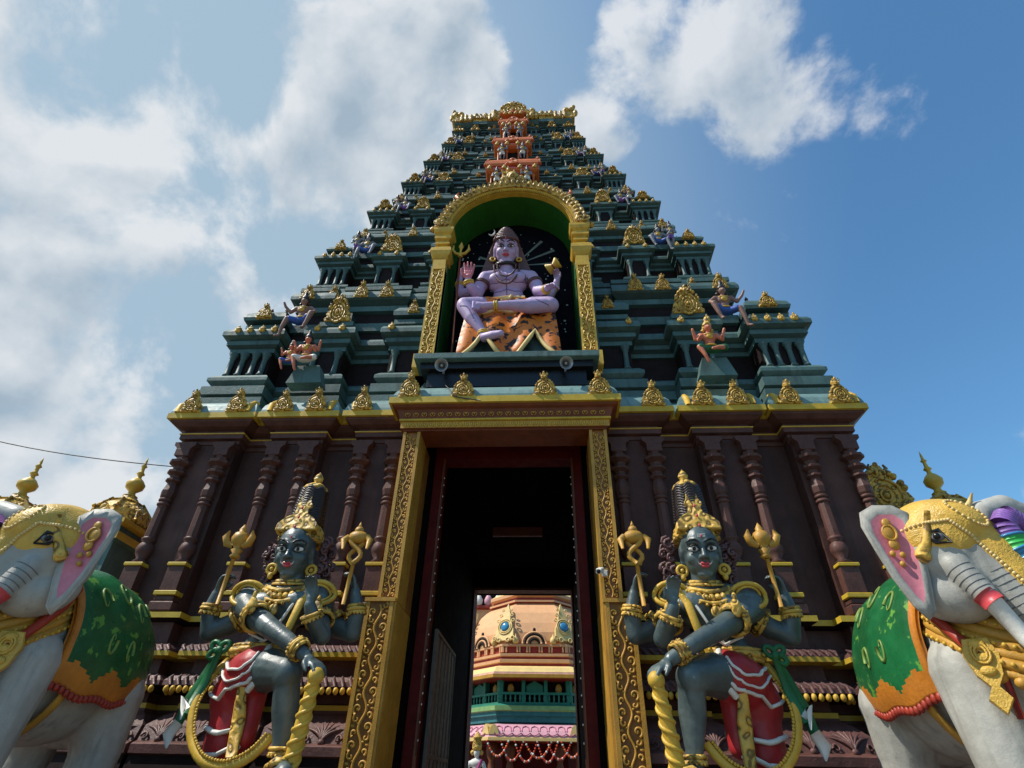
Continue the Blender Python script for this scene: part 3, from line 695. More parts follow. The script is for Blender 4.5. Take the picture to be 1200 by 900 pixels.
for i in range(n):
    x = -1.97+3.94*(i+.5)/n
    pt.tube([(x-.045, -.975, 7.41), (x-.045, -.98, 7.34), (x-.025, -.98, 7.295), (x, -.98, 7.283), (x+.025, -.98, 7.295), (x+.045, -.98, 7.34), (x+.045, -.975, 7.41)], .011, 5)
    pt.ball((x, -.975, 7.35), (.018, .015, .04), 0, 6, 5)
pt.build('petal_band', [GOLDP], lint)
pt = MB()
for i in range(24):
    x = -2.0+4.0*(i+.5)/24; y_ = -1.025
    for s in (-1, 1):
        pts = [(x+s*(.012+.045*(1-t*.6)*cos(R(-90+300*t))), y_-.01+.0, 7.545+.04*(1-t*.5)*sin(R(-90+300*t))) for t in [k/8 for k in range(9)]]
        pt.tube([(a, b_-.006-(c-7.5)*.25, c) for a, b_, c in pts], .009, 5)
pt.build('carved_vine', [JAMB], lint)
# jambs: slim upper part, wider lower part, each with a sunk panel of carved vine
for s in (-1, 1):
    b = MB()
    def bx(x0, x1, y0, y1, z0, z1, mi): a, c = sorted((s*x0, s*x1)); b.box(a, c, y0, y1, z0, z1, mi)
    bx(1.655, 1.985, -.86, .15, 4.02, 7.24, 1)
    bx(1.653, 1.71, -.90, -.30, 4.02, 7.235, 0); bx(1.93, 1.988, -.90, -.30, 4.02, 7.235, 0)
    bx(1.69, 2.13, -.93, .15, .4, 4.015, 1); bx(1.688, 1.752, -.97, -.3, .4, 4.0, 0); bx(2.07, 2.133, -.97, -.3, .4, 4.0, 0); bx(1.66, 2.16, -.985, -.26, 4.0, 4.06, 0)
    bx(1.651, 1.689, -.93, .148, .4, 4.01, 0)
    jb = b.build('door_jamb', [JAMB, JAMBD], tower)
    v = MB(); vine(v, s*1.82, 4.1, 7.15, -.865, .30, 0, .17, .015); vine(v, s*1.91, .6, 3.95, -.935, .46, 0, .22, .021); v.build('carved_vine', [JAMB], jb)
    # reveal: gold return, dark step, maroon door frame
    b = MB(); bx(1.56, 1.76, .152, 1.2, 0, 7.6, 0); b.build('passage_reveal', [SHADEP], tower)
    b = MB(); bx(1.36, 1.57, .35, .75, 0, 7.3, 0); bx(1.33, 1.38, .33, .38, 0, 7.3, 1); b.build('door_frame', [MAROON, RUST], tower)
b = MB(); b.box(-1.56, 1.56, .35, .75, 7.3, 7.62, 0); b.build('door_frame', [MAROON], tower)
b = MB()
for s in (-1, 1):
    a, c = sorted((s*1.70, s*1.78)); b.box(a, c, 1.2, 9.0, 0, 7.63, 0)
b.build('passage_wall', [SHADEP], tower)
for s in (-1, 1):
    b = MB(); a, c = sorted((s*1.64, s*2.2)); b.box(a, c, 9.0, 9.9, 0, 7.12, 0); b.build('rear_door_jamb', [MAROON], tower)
b = MB(); b.box(-2.2, 2.2, 9.0, 9.9, 7.1, 8.0, 0); b.box(-1.64, 1.64, 8.98, 9.4, 7.02, 7.1, 1); b.build('rear_lintel', [SHADEP, RUST], tower)
b = MB(); b.box(-1.65, 1.65, -1.0, 9.9, .02, .12, 0); b.build('threshold', [STONE], tower)
# inner beam seen high in the passage
b = MB(); b.box(-.7, .7, 4.9, 5.0, 7.35, 7.60, 0); b.build('ceiling_panel', [RUST], tower)

# ---- orange central pavilions
OP = [(18.95, 21.25, .84, 1.72), (21.42, 23.6, .62, 2.16), (23.8, 25.9, .43, 2.6), (26.1, 27.0, .36, 2.98)]
OPF = []
for i, (z0, z1, hw, y0) in enumerate(OP):
    xo = XO(z0); H = z1-z0; b = MB(); y0 -= .12
    pl = [(xo-hw, y0), (xo+hw, y0), (xo+hw, y0+1.6), (xo-hw, y0+1.6)]
    b.sweep(pl, [(.12, z0-.35), (.12, z0-.2), (.02, z0-.18), (.02, z0), (.10, z0+.01), (.10, z0+.08), (0, z0+.1)], [0, 0, 0, 0, 0, 0])
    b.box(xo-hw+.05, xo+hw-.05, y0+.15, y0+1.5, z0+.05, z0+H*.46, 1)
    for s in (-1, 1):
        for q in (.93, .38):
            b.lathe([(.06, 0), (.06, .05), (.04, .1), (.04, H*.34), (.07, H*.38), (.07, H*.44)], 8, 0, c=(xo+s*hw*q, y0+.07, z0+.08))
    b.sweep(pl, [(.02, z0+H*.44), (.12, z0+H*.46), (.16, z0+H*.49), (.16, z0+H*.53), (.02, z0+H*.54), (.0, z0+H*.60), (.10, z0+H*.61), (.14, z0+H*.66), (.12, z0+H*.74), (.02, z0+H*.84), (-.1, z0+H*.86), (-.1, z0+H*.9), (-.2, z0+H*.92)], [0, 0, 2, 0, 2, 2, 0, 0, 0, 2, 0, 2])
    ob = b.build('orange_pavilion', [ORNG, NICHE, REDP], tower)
    for q in (-1, -.35, .35, 1):
        put(BOSS, 'roof_boss', ob, (xo+q*hw, y0-.17, z0+H*.52), (0, 0, 0), (.9, 1, .9)).data = BOSS
    k = gable_mesh('gable_crest', .5, .5, [ORNG]); put(k, 'gable_crest', ob, (xo, y0-.12, z0+H*.62), (R(-12), 0, 0), (.9, 1, H*.26/.5))
    for s in (-1, 1): put(k, 'gable_crest', ob, (xo+s*(hw+.1), y0-.05, z0+H*.66), (R(-12), 0, 0), (.45, 1, H*.26/.5))
    if i < 3: OPF.append((xo, y0-.05, z0+.08, hw, H))
# orange rampant finials beside the gold arch
for s in (-1, 1):
    b = MB(); b.ball((s*1.5, -.1, 15.9), (.16, .12, .22), 0); b.ball((s*1.35, -.15, 16.15), (.1, .1, .12), 0); b.tube([(s*1.55, -.1, 15.9), (s*1.75, -.1, 16.15), (s*1.7, -.1, 16.35)], [.08, .06, .02], 8); b.tube([(s*1.4, -.1, 15.6), (s*1.5, -.1, 15.9)], .1, 8)
    b.build('arch_finial', [ORNG], tower)
# ---- the crowning barrel roof
z0 = 26.45; xo = XO(27); b = MB(); hw = 2.62; yb = 3.15
b.sweep([(xo-hw, yb), (xo+hw, yb), (xo+hw, 2*YC-yb), (xo-hw, 2*YC-yb)], [(.0, z0-.1), (.12, z0), (.12, z0+.12), (.0, z0+.14)], [1, 1, 1])
pr = [(yb+.02, z0+.1), (yb+.0, z0+.45), (yb+.1, z0+.9), (yb+.4, z0+1.3), (YC-.5, z0+1.62), (YC, z0+1.7), (YC+.5, z0+1.62), (2*YC-yb-.4, z0+1.3), (2*YC-yb-.1, z0+.9), (2*YC-yb, z0+.45), (2*YC-yb-.02, z0+.1)]
vs = [(xo-hw+.15, y, z) for y, z in pr]+[(xo+hw-.15, y, z) for y, z in pr]; n = len(pr)
b.add(vs, [(k, n+k, n+k+1, k+1)[::-1] for k in range(n-1)]+[tuple(range(n)), tuple(2*n-1-k for k in range(n))], 0)
crown = b.build('ridge_roof', [GOLD, TEAL], tower)
for x in (-2.45, -2.1, -1.05, 1.05, 2.1, 2.45, -1.3, 1.3):
    pass
for s in (-1, 1):
    e = MB(); X = xo+s*(hw+.0)
    e.box(X-.24, X+.24, yb-.18, yb+.4, z0+.12, z0+.42, 0, bev=.04); e.box(X-.18, X+.18, yb-.12, yb+.4, z0+.42, z0+.75, 0, bev=.04); e.ball((X+s*.1, yb-.05, z0+.90), (.17, .16, .2), 0); e.ball((X-s*.14, yb-.1, z0+.85), (.16, .14, .16), 0); e.ball((X+s*.28, yb-.08, z0+.6), (.12, .12, .24), 0); e.ball((X+s*.22, yb-.05, z0+1.22), (.1, .1, .12), 0)
    e.build('ridge_lion_block', [GOLD], crown)
    for (cx, wd_) in ((1.55, .34),):
        e = MB(); X = xo+s*cx; e.sweep([(X-wd_, yb-.12), (X+wd_, yb-.12), (X+wd_, yb+.5), (X-wd_, yb+.5)], [(0, z0+.14), (0, z0+.34), (.08, z0+.36), (.10, z0+.48), (.0, z0+.62), (-.12, z0+.8)], [0]*5)
        e.box(X-wd_, X+wd_, yb-.13, yb+.3, z0-.1, z0+.12, 1)
        for q in (-.22, .22): e.lathe([(.09, .6), (.12, .7), (.14, .85), (.1, .98), (.05, 1.02)], 10, 0, c=(X+q, yb-.0, z0))
        e.lathe([(.05, .6), (.09, .72), (.05, .8)], 8, 0, c=(X, yb-.1, z0)); e.build('ridge_turret', [GOLD, TEAL], crown)
    e = MB(); X = xo+s*.88; yb_ = yb-.14; e.lathe([(.16, .14), (.16, .5), (.10, .56), (.17, .68), (.18, .8), (.12, .94), (.05, 1.0)], 10, 0, c=(X, yb_, z0)); e.build('ridge_urn', [GOLD], crown)
    for X in (.66, 1.08, 1.98, 2.2, 2.4):
        e = MB(); e.lathe([(.10, .10), (.07, .22), (.11, .36), (.06, .52), (.09, .6), (.02, .72)], 8, 0, c=(xo+s*X, yb-.16, z0)); e.build('ridge_baluster', [GOLD], crown)
e = MB(); e.sweep([(xo-.5, yb-.16), (xo+.5, yb-.16), (xo+.5, yb+.5), (xo-.5, yb+.5)], [(0, z0+.3), (.05, z0+.35), (.08, z0+.5), (-.02, z0+.55)], [0]*3); e.build('ridge_base', [GOLD], crown)
put(KUDUW, 'gable_crest', crown, (xo, yb-.2, z0+.5), (0, 0, 0), (1.25, 1.2, 1.0))
for x in (-2.2, -1.2, -.4, .4, 1.2, 2.2):
    e = MB(); e.lathe([(.1, 0), (.2, .1), (.22, .25), (.08, .4), (.05, .5), (.09, .58), (.03, .75), (.0, .95)], 12, 0, c=(xo+x, YC, z0+1.68)); e.build('finial', [GOLDP], crown)

# ================================================================== sculpture helpers
def V3(p): return Vector(p)
def xfm(c, h, rx=0., rz=0.):
    return Matrix.Translation(c) @ Matrix.Rotation(rz, 4, 'Z') @ Matrix.Rotation(rx, 4, 'X') @ Matrix.Scale(h, 4)
def head_prims(M, h, rx=0., rz=0.):
    T = lambda x, y, z: tuple(M @ Vector((x, y, z))); q = (rx, 0, rz)
    e = lambda c, r: ('e', T(*c), tuple(v*h for v in r), q)
    out = [e((0, .05, .12), (.35, .41, .40)), e((0, -.05, -.12), (.30, .32, .38)), e((0, -.18, -.39), (.15, .14, .11)), e((0, .0, -.3), (.24, .25, .16)),
           ('c', [(T(0, -.33, .10), .035*h), (T(0, -.415, -.06), .045*h), (T(0, -.44, -.10), .055*h)]),
           ('c', [(T(-.24, -.27, .15), .035*h), (T(-.12, -.345, .16), .04*h), (T(0, -.34, .12), .035*h), (T(.12, -.345, .16), .04*h), (T(.24, -.27, .15), .035*h)])]
    for s in (-1, 1):
        out += [e((s*.16, -.19, -.12), (.13, .13, .13)), e((s*.055, -.39, -.115), (.04, .05, .035)), e((s*.345, .02, -.02), (.04, .10, .15)), e((s*.35, 0, -.20), (.035, .05, .11))]
    return out
def face_parts(parent, M, s, h, lid=BLACK, half=False, tusk=False, brow=True, teeth=False):
    """eyes with lids and irises, brows, lips; a part each"""
    def fl(b, n, m):
        if s < 0: b.v = [(-x, y, z) for x, y, z in b.v]; b.f = [f[::-1] for f in b.f]
        return b.build(n, m, parent)
    for k in (-1, 1):
        b = MB(); hz = .035 if half else .052
        b.ball((k*.155, -.318, .035), (.092, .035, hz), 0, 14, 10, M=M)
        b.ball((k*.15, -.345, .035-(.012 if half else 0)), (.036, .016, min(.036, hz*.9)), 1, 10, 8, M=M)
        lo = [(k*.05, -.352, .02), (k*.10, -.363, .035+hz), (k*.16, -.362, .045+hz), (k*.22, -.33, .03+hz), (k*.27, -.285, .035)]
        b.tube(lo, [.008, .016, .017, .014, .006], 6, 1, M=M)
        lo = [(k*.05, -.352, .02), (k*.12, -.357, .035-hz), (k*.19, -.345, .037-hz), (k*.27, -.285, .035)]; b.tube(lo, [.006, .009, .009, .006], 6, 1, M=M)
        fl(b, 'eye', [WHITE, lid])
        if brow:
            b = MB(); b.tube([(k*.04, -.375, .14), (k*.12, -.385, .195), (k*.20, -.345, .20), (k*.28, -.27, .15)], [.014, .02, .018, .006], 6, 0, M=M); fl(b, 'eyebrow', [lid])
    b = MB(); b.tube([(-.105, -.335, -.235), (-.05, -.375, -.215), (0, -.375, -.228), (.05, -.375, -.215), (.105, -.335, -.235)], [.006, .024, .018, .024, .006], 8, 0, M=M)
    b.tube([(-.09, -.335, -.245), (-.04, -.372, -.268), (.04, -.372, -.268), (.09, -.335, -.245)], [.006, .026, .026, .006], 8, 0, M=M)
    if tusk:
        for k in (-1, 1): b.tube([(k*.07, -.36, -.24), (k*.11, -.38, -.22), (k*.125, -.38, -.18)], [.012, .01, .003], 6, 1, M=M)
    fl(b, 'lips', [LIP, WHITE])
def hand_prims(w, d, n, s, curl=.5, thumb=1, spread=.1, fr=.13):
    """palm and five fingers; d along the hand, n the way the palm faces, thumb=+1/-1 picks the side"""
    w, d, n = Vector(w), Vector(d).normalized(), Vector(n).normalized(); n = (n-d*n.dot(d)).normalized(); sd = d.cross(n)*thumb
    o = [('c', [(w, s*.26), (w+d*s*.25, s*.28)])]
    for i in range(4): o.append(('c', [(w+d*s*.15+sd*s*.15*(1.5-i)*.7, s*.17), (w+d*s*.86+sd*s*.22*(1.5-i), s*.155)]))
    for i, L in enumerate((.80, .92, .86, .66)):
        p = w+d*s*.9+sd*s*.24*(1.5-i); a = curl*.45; dd = (d+sd*spread*(1.5-i)).normalized(); ch = [(p, s*fr)]
        for j, f in enumerate((.42, .32, .26)):
            v = dd*cos(a)+n*sin(a); p = p+v*s*L*f*1.15; ch.append((p, s*fr*(.95-.1*j))); a += curl*.8
        o.append(('c', ch))
    p = w+d*s*.2+sd*s*.28; a1 = (d*.55+sd*.8+n*.25).normalized(); a2 = (d*.9+sd*.25+n*.35).normalized()
    o.append(('c', [(p, s*.17), (p+a1*s*.34, s*.15), (p+a1*s*.34+a2*s*.34, s*.125), (p+a1*s*.34+a2*s*.58, s*.10)]))
    return o
def ringpts(c, r, ax, n=20, r2=None):
    ax = Vector(ax).normalized(); a = ax.orthogonal().normalized(); b = ax.cross(a); c = Vector(c)
    return [c+a*cos(2*pi*i/n)*r+b*sin(2*pi*i/n)*(r2 or r) for i in range(n)]

# ================================================================== the two door guardians
def guardian(s, label):
    root = empty('guardian_statue', (-3.0*s, -1.9, 1.55)); tag(root, label, 'statue', 'four-armed guardian statues beside the doorway')
    def fin(b, name, mats, par=None):
        if s < 0: b.v = [(-x, y, z) for x, y, z in b.v]; b.f = [f[::-1] for f in b.f]
        return b.build(name, mats, par or root)
    hc = (.0, -.16, 2.86); hh = .78; rx, rz = R(14), R(6)
    M = xfm(Vector(hc), hh, rx, rz)
    pr = head_prims(M, hh, rx, rz)
    pr += [('c', [((.02, -.02, 2.35), .19), ((.0, -.10, 2.62), .175)]),
           ('e', (-.03, -.03, 2.10), (.50, .27, .30)), ('e', (-.24, -.20, 2.10), (.25, .14, .17)), ('e', (.20, -.20, 2.12), (.25, .14, .17)),
           ('e', (-.10, -.02, 1.82), (.32, .21, .30)), ('e', (-.18, -.02, 1.58), (.27, .20, .25)), ('e', (-.20, 0, 1.32), (.38, .28, .26)),
           ('c', [((-.45, 0, 2.26), .18), ((.02, 0, 2.36), .16), ((.46, 0, 2.28), .17)]),
           # bent leg towards the doorway
           ('c', [((-.14, -.12, 1.24), .30), ((.18, -.38, 1.24), .255), ((.50, -.62, 1.18), .185)]), ('e', (.52, -.63, 1.16), (.185, .18, .19)),
           ('c', [((.52, -.61, 1.14), .16), ((.54, -.50, .80), .165), ((.58, -.48, .42), .10), ((.60, -.46, .30), .10)]),
           ('c', [((.60, -.46, .24), .11), ((.72, -.66, .20), .105), ((.84, -.86, .15), .09)]),
           # standing leg
           ('c', [((-.36, .05, 1.2), .27), ((-.42, .02, .72), .20), ((-.46, .08, .4), .16), ((-.48, .05, .12), .11), ((-.52, -.2, .08), .10)]),
           # front arm crossing the body onto the mace
           ('e', (-.56, -.02, 2.16), (.23, .22, .24)),
           ('c', [((-.55, -.08, 2.12), .185), ((-.24, -.36, 1.90), .155), ((.12, -.58, 1.70), .13), ((.46, -.70, 1.52), .105), ((.76, -.78, 1.34), .08)]),
           # raised warning hand
           ('e', (.50, -.02, 2.16), (.20, .20, .22)),
           ('c', [((.50, -.04, 2.10), .16), ((.62, -.18, 1.86), .135), ((.74, -.34, 1.66), .12), ((.66, -.54, 1.82), .10), ((.60, -.62, 1.98), .078)]),
           # rear arms
           ('c', [((-.54, .12, 2.10), .17), ((-.82, .12, 1.90), .145), ((-1.06, .06, 1.78), .13), ((-1.12, .0, 2.04), .115), ((-1.08, -.04, 2.28), .078)]),
           ('c', [((.50, .12, 2.08), .16), ((.78, .12, 1.86), .135), ((1.02, .04, 1.78), .125), ((1.06, -.02, 2.04), .11), ((1.0, -.06, 2.30), .075)])]
    for i in range(5):
        pr.append(('c', [((.78+.045*(i-2), -.80, .15), .045), ((.88+.05*(i-2)+.06, -.98+.02*abs(i-1), .12), .042)]))
    pr += hand_prims((.80, -.80, 1.31), (.72, -.25, -.40), (.0, .2, -1), .21, .75, -1, .16)
    pr += hand_prims((.60, -.63, 2.02), (-.1, -.15, 1), (-.2, -1, 0), .19, .55, 1, .1)
    pr += hand_prims((-1.08, -.05, 2.31), (.35, -.15, 1), (1, -.3, -.2), .19, .9, 1, .05)
    pr += hand_prims((1.0, -.07, 2.33), (-.3, -.15, 1), (-1, -.3, -.2), .19, .9, -1, .05)
    blob('body', pr, BLUESK, root, .017, 3, .5, s)
    face_parts(root, M, s, hh, tusk=True)
    # forehead mark
    b = MB(); b.box(-.07, .07, -.385, -.37, .235, .262, 0, M=M); b.box(-.07, .07, -.38, -.365, .275, .295, 0, M=M); b.ball((0, -.388, .25), (.02, .012, .025), 1, 8, 6, M=M); fin(b, 'forehead_mark', [WHITE, LIP])
    # crown
    cr = MB(); C0 = Vector((0, -.06, 3.05)); MC = Matrix.Translation(C0) @ Matrix.Rotation(R(-3), 4, 'X') @ Matrix.Diagonal((.92, .92, 1.06, 1))
    cr.lathe([(.345, -.02), (.365, .01), (.345, .05), (.35, .10), (.33, .17), (.27, .24), (.23, .29), (.245, .31), (.20, .34)], 24, 0, M=MC)
    cr.prism([(-.34, 0), (-.34, .10), (-.24, .20), (-.12, .26), (-.10, .36), (-.15, .42), (-.10, .50), (-.075, .72), (.075, .72), (.10, .50), (.15, .42), (.10, .36), (.12, .26), (.24, .20), (.34, .10), (.34, 0)], -.36, -.20, 0, M=MC @ Matrix.Rotation(R(-11), 4, 'X'), bev=.015)
    cr.lathe([(.10, .80), (.21, .81), (.225, .84), (.20, .88), (.13, .93), (.06, .96), (.04, .98), (.075, 1.01), (.085, 1.05), (.06, 1.10), (.015, 1.15), (.0, 1.17)], 20, 0, M=MC)
    for k in range(26):
        a = 2*pi*k/26; cr.ball((.365*cos(a), .365*sin(a), .01), .02, 0, 6, 5, M=MC)
    for k in range(3): cr.ball((0, -.375+.035*k, .10+.16*k), (.022, .015, .026), 1, 8, 6, M=MC)
    fin(cr, 'crown', [GOLD, LIP])
    hr = MB()
    for k in range(13):
        z = .28+.043*k; r = .27-.004*k
        hr.tube([(r*cos(a), r*sin(a), z+.03*sin(a*7)) for a in [2*pi*i/30 for i in range(30)]], .026, 6, 0, closed=True, M=MC)
    hr.lathe([(.26, .24), (.20, .82)], 16, 0, M=MC)
    rnd = random.Random(3)
    for k in (-1, 1):
        for q in range(34):
            z = 2.45+.60*rnd.random(); x = k*(.33+.20*rnd.random()*(1-abs(z-2.8)*1.1)); y = -.06+.25*rnd.random(); r = .05+.02*rnd.random()
            hr.tube([(x+r*t/9*1.3*cos(t*.9), y-.05-.01*t/3, z+r*t/9*1.3*sin(t*.9)) for t in range(10)], [.022]*10, 6, 1)
            hr.ball((x, y, z), r*.8, 1, 8, 6)
    fin(hr, 'hair', [HAIR, HAIRB])
    # jewellery
    j = MB()
    def neck(r, dz, th, tilt=.35, drop=0):
        pts = []
        for i in range(28):
            a = 2*pi*i/28; y = sin(a); pts.append((.0+r*cos(a), -.05+r*.72*y, 2.50-dz-tilt*r*(1-y)*.5-drop*max(0, -y)**3))
        j.tube(pts, th, 8, 0, closed=True)
        return pts
    neck(.22, .0, .03); neck(.27, .03, .02); pts = neck(.33, .02, .035, .5, .05); pts2 = neck(.40, .02, .03, .7, .10)
    for i in range(28):
        if pts2[i][1] < -.1:
            j.ball((pts2[i][0], pts2[i][1]-.02, pts2[i][2]-.035), .026, 0, 7, 5); m_ = (Vector(pts[i])+Vector(pts2[i]))/2; j.ball(m_, (.05, .03, .05), 0, 8, 6)
    j.ball((0, -.40, 1.98), (.07, .04, .075), 0, 10, 8)
    fin(j, 'necklace', [GOLD])
    for k, (cx, cz) in ((-1, (-.50, 2.30)), (1, (.46, 2.31))):
        j = MB()
        for rr, t in ((.19, .034), (.135, .018)):
            j.tube([(cx+k*.04+rr*1.25*cos(a), -.13-.12*sin(a)*0-.10*abs(sin(a)), cz-.06+rr*.85*sin(a)) for a in [2*pi*i/24 for i in range(24)]], t, 6, 0, closed=True)
        fin(j, 'shoulder_ornament', [GOLDP])
    for k in (-1, 1):
        j = MB(); e0 = Vector(M @ Vector((k*.37, -.05, -.32))); j.tube(ringpts(e0, .07, (0, 1, 0), 16), .026, 6, 0, closed=True); j.ball(e0, .035, 0, 8, 6); j.ball(e0+Vector((0, 0, -.10)), (.04, .04, .05), 0, 8, 6); fin(j, 'earring', [GOLDP])
    def cuff(c, ax, r, n=3, w=.05, leaf=False):
        j = MB(); ax = Vector(ax).normalized()
        for q in range(n): j.tube(ringpts(Vector(c)+ax*(q-(n-1)/2)*w, r+(.012 if q == n//2 else 0), ax, 22), w*.55, 6, 0, closed=True)
        for p in ringpts(Vector(c)-ax*w*n*.5, r+.01, ax, 16): j.ball(p, .02, 0, 6, 5)
        if leaf: 
            L = Vector(c)+Vector((0, -r-.02, 0)); j.ball(L+Vector((0, -.01, .10)), (.07, .04, .12), 0, 10, 8); j.ball(L+Vector((0, -.01, .24)), (.03, .03, .05), 0, 8, 6)
        fin(j, 'bracelet' if not leaf else 'armlet', [GOLD])
    cuff((-.20, -.40, 1.88), (.27, -.28, -.22), .18, 3, .05, True); cuff((.64, -.745, 1.42), (.28, -.08, -.16), .115, 3, .045)
    cuff((.60, -.16, 1.90), (.12, -.14, -.24), .165, 2, .05, True); cuff((.64, -.56, 1.86), (-.06, -.08, .16), .12, 2, .04)
    cuff((-1.11, -.01, 2.08), (.02, -.02, .2), .12, 3, .045); cuff((-.72, .12, 1.98), (-.26, 0, -.18), .18, 2, .05)
    cuff((1.05, -.03, 2.08), (-.03, -.02, .2), .115, 3, .045); cuff((.70, .12, 1.93), (.26, 0, -.2), .165, 2, .05)
    cuff((.605, -.48, .36), (.0, 0, 1), .13, 2, .045); 
    j = MB(); j.tube([(.52, -.42, .22), (.56, -.68, .20), (.70, -.82, .26), (.84, -.74, .24), (.80, -.5, .22)], .04, 8, 0); fin(j, 'sandal_strap', [GOLD])
    # sacred cords
    j = MB(); j.tube([(.34, -.20, 2.30), (.22, -.33, 2.05), (.08, -.30, 1.80), (-.05, -.28, 1.62), (-.28, -.26, 1.50)], .022, 6, 0); j.tube([(-.40, -.24, 1.85), (-.30, -.28, 1.70), (-.05, -.30, 1.60), (.08, -.27, 1.70)], .018, 6, 0); fin(j, 'sacred_cord', [WHITE])
    j = MB(); j.tube([(.40, -.16, 2.34), (.34, -.34, 2.1), (.27, -.34, 1.8), (.16, -.32, 1.5), (.10, -.34, 1.30)], .055, 8, 0, flat=.45, upv=(0, 1, 0))
    for k in range(14): t = k/13; j.ball((.40-.30*t, -.30-.09*t+.05*(t < .1), 2.30-1.0*t), .022, 0, 6, 5)
    fin(j, 'gold_sash', [GOLDP])
    # cloth
    cl = [('e', (-.22, 0, 1.26), (.42, .32, .24)), ('c', [((-.20, -.14, 1.20), .33), ((-.06, -.26, 1.24), .31)]), ('e', (-.38, .02, .98), (.33, .29, .36)), ('c', [((-.38, .06, .9), .28), ((-.36, .02, .42), .26)]), ('c', [((-.05, -.18, .95), .16), ((-.02, -.2, .5), .13)])]
    lc = blob('loincloth', cl, REDC, root, .028, 4, .5, s); sn = snapper(lc, s)
    j = MB()
    for P_, r_ in (([(-.62, -.2, 1.42), (-.45, -.6, 1.24), (-.2, -.7, 1.20), (.0, -.7, 1.36), (.05, -.6, 1.5)], .026), ([(-.66, -.2, 1.28), (-.5, -.6, 1.04), (-.25, -.8, .98), (.05, -.8, 1.2), (.12, -.7, 1.42)], .022),
                  ([(-.70, -.1, 1.0), (-.5, -.6, .84), (-.25, -.7, .86), (.0, -.7, .98), (.16, -.75, 1.04)], .03), ([(.06, -.3, 1.6), (.16, -.6, 1.42), (.2, -.72, 1.2), (.12, -.6, 1.02), (-.02, -.5, .92)], .042),
                  ([(-.72, -.1, .62), (-.46, -.5, .56), (-.2, -.5, .56), (.0, -.4, .6)], .045), ([(-.72, -.1, .30), (-.46, -.5, .22), (-.2, -.5, .22), (0, -.4, .26)], .04)):
        j.tube([sn(p, .008) for p in dense(P_, 6, 2)], r_, 6, 0, flat=.7)
    fin(j, 'cloth_border', [WHITE])
    j = MB()
    for q, z in enumerate((1.50, 1.56, 1.44)): j.tube([(-.20+(.37+.02*(q == 0))*cos(a), -.01+.29*sin(a), z+.06*cos(a)*0) for a in [2*pi*i/28 for i in range(28)]], .05 if q == 0 else .03, 8, 0, closed=True)
    for k in range(22):
        a = pi+pi*k/21; j.ball((-.20+.40*cos(a), -.01+.31*sin(a), 1.50), .027, 0, 6, 5)
    j.tube([(-.14, -.34, 1.46), (-.10, -.46, 1.0), (-.08, -.36, .7), (-.06, -.34, .3)], [.07, .06, .09, .07], 8, 0, flat=.4, upv=(0, 1, 0))
    fin(j, 'belt', [GOLD])
    j = MB(); P_ = [(-.62, -.02, 1.42), (-.74, -.20, 1.12), (-.76, -.30, .82), (-.62, -.40, .48), (-.36, -.48, .24), (-.02, -.50, .17), (.26, -.46, .30), (.42, -.42, .52)]
    sm = dense(P_, 4, 3)
    j.tube(sm, .052, 10, 0, flat=.7)
    for k, p in enumerate(sm):
        if k % 1 == 0 and k < len(sm)-1:
            q = Vector((-.18, -.1, .9))-p; q.y = 0; q.normalize(); j.ball(p+q*.065+Vector((0, -.03, 0)), .02, 0, 6, 5); pm = (p+sm[k+1])/2; j.ball(pm+q*.065+Vector((0, -.03, 0)), .02, 0, 6, 5)
    fin(j, 'long_garland', [GOLDP])
    j = MB()
    for a in (R(40), R(140), R(215)): j.tube([Vector((-.70, -.16, 1.50))+Vector((.12*cos(a)*(1-cos(t))/1.6+.05*sin(t)*-sin(a), -.02, .12*sin(a)*(1-cos(t))/1.6+.05*sin(t)*cos(a))) for t in [2*pi*i/12 for i in range(12)]], .035, 6, 0, closed=True)
    j.ball((-.70, -.18, 1.50), .06, 0)
    j.tube([(-.70, -.16, 1.48), (-.78, -.18, 1.2), (-.88, -.20, .9), (-.94, -.2, .62)], [.05, .075, .085, .06], 8, 0, flat=.5, upv=(0, 1, 0)); j.tube([(-.68, -.20, 1.48), (-.72, -.26, 1.1), (-.82, -.28, .75)], [.04, .06, .07], 8, 0, flat=.5, upv=(0, 1, 0))
    j.tube([(-.93, -.2, .66), (-1.0, -.22, .52), (-.97, -.22, .38)], [.075, .085, .01], 8, 1, flat=.5, upv=(0, 1, 0)); j.tube([(-.81, -.29, .8), (-.90, -.3, .92), (-.86, -.3, .68)], [.05, .06, .01], 8, 1, flat=.5, upv=(0, 1, 0))
    fin(j, 'green_sash', [GREENC, WHITE])
    # mace under the crossing hand
    j = MB(); A = Vector((.98, -.88, 1.12)); B_ = Vector((.78, -.62, .02)); ax = (B_-A); n_ = 24
    j.ball(A+Vector((0, 0, -.02)), .10, 0); pts = [A+ax*t/n_ for t in range(n_+1)]; j.tube(pts, [.07+.025*t/n_ for t in range(n_+1)], 12, 0)
    o1 = ax.orthogonal().normalized(); o2 = ax.normalized().cross(o1)
    for ph in (0, pi): j.tube([A+ax*t/60+(o1*cos(t*.42+ph)+o2*sin(t*.42+ph))*(.066+.025*t/60) for t in range(61)], .026, 6, 0)
    fin(j, 'mace', [GOLDP])
    # emblems in the rear hands
    j = MB(); q = Vector((-.94, -.18, 2.1)); j.tube([q, q+Vector((.02, 0, .65))], .03, 8, 0)
    t = q+Vector((.03, 0, .66)); j.lathe([(.05, 0), (.08, .03), (.05, .07), (.09, .12), (.05, .15), (.08, .19), (.12, .25), (.13, .31), (.10, .38), (.05, .41), (.055, .45), (.03, .49), (0, .54)], 14, 0, c=t)
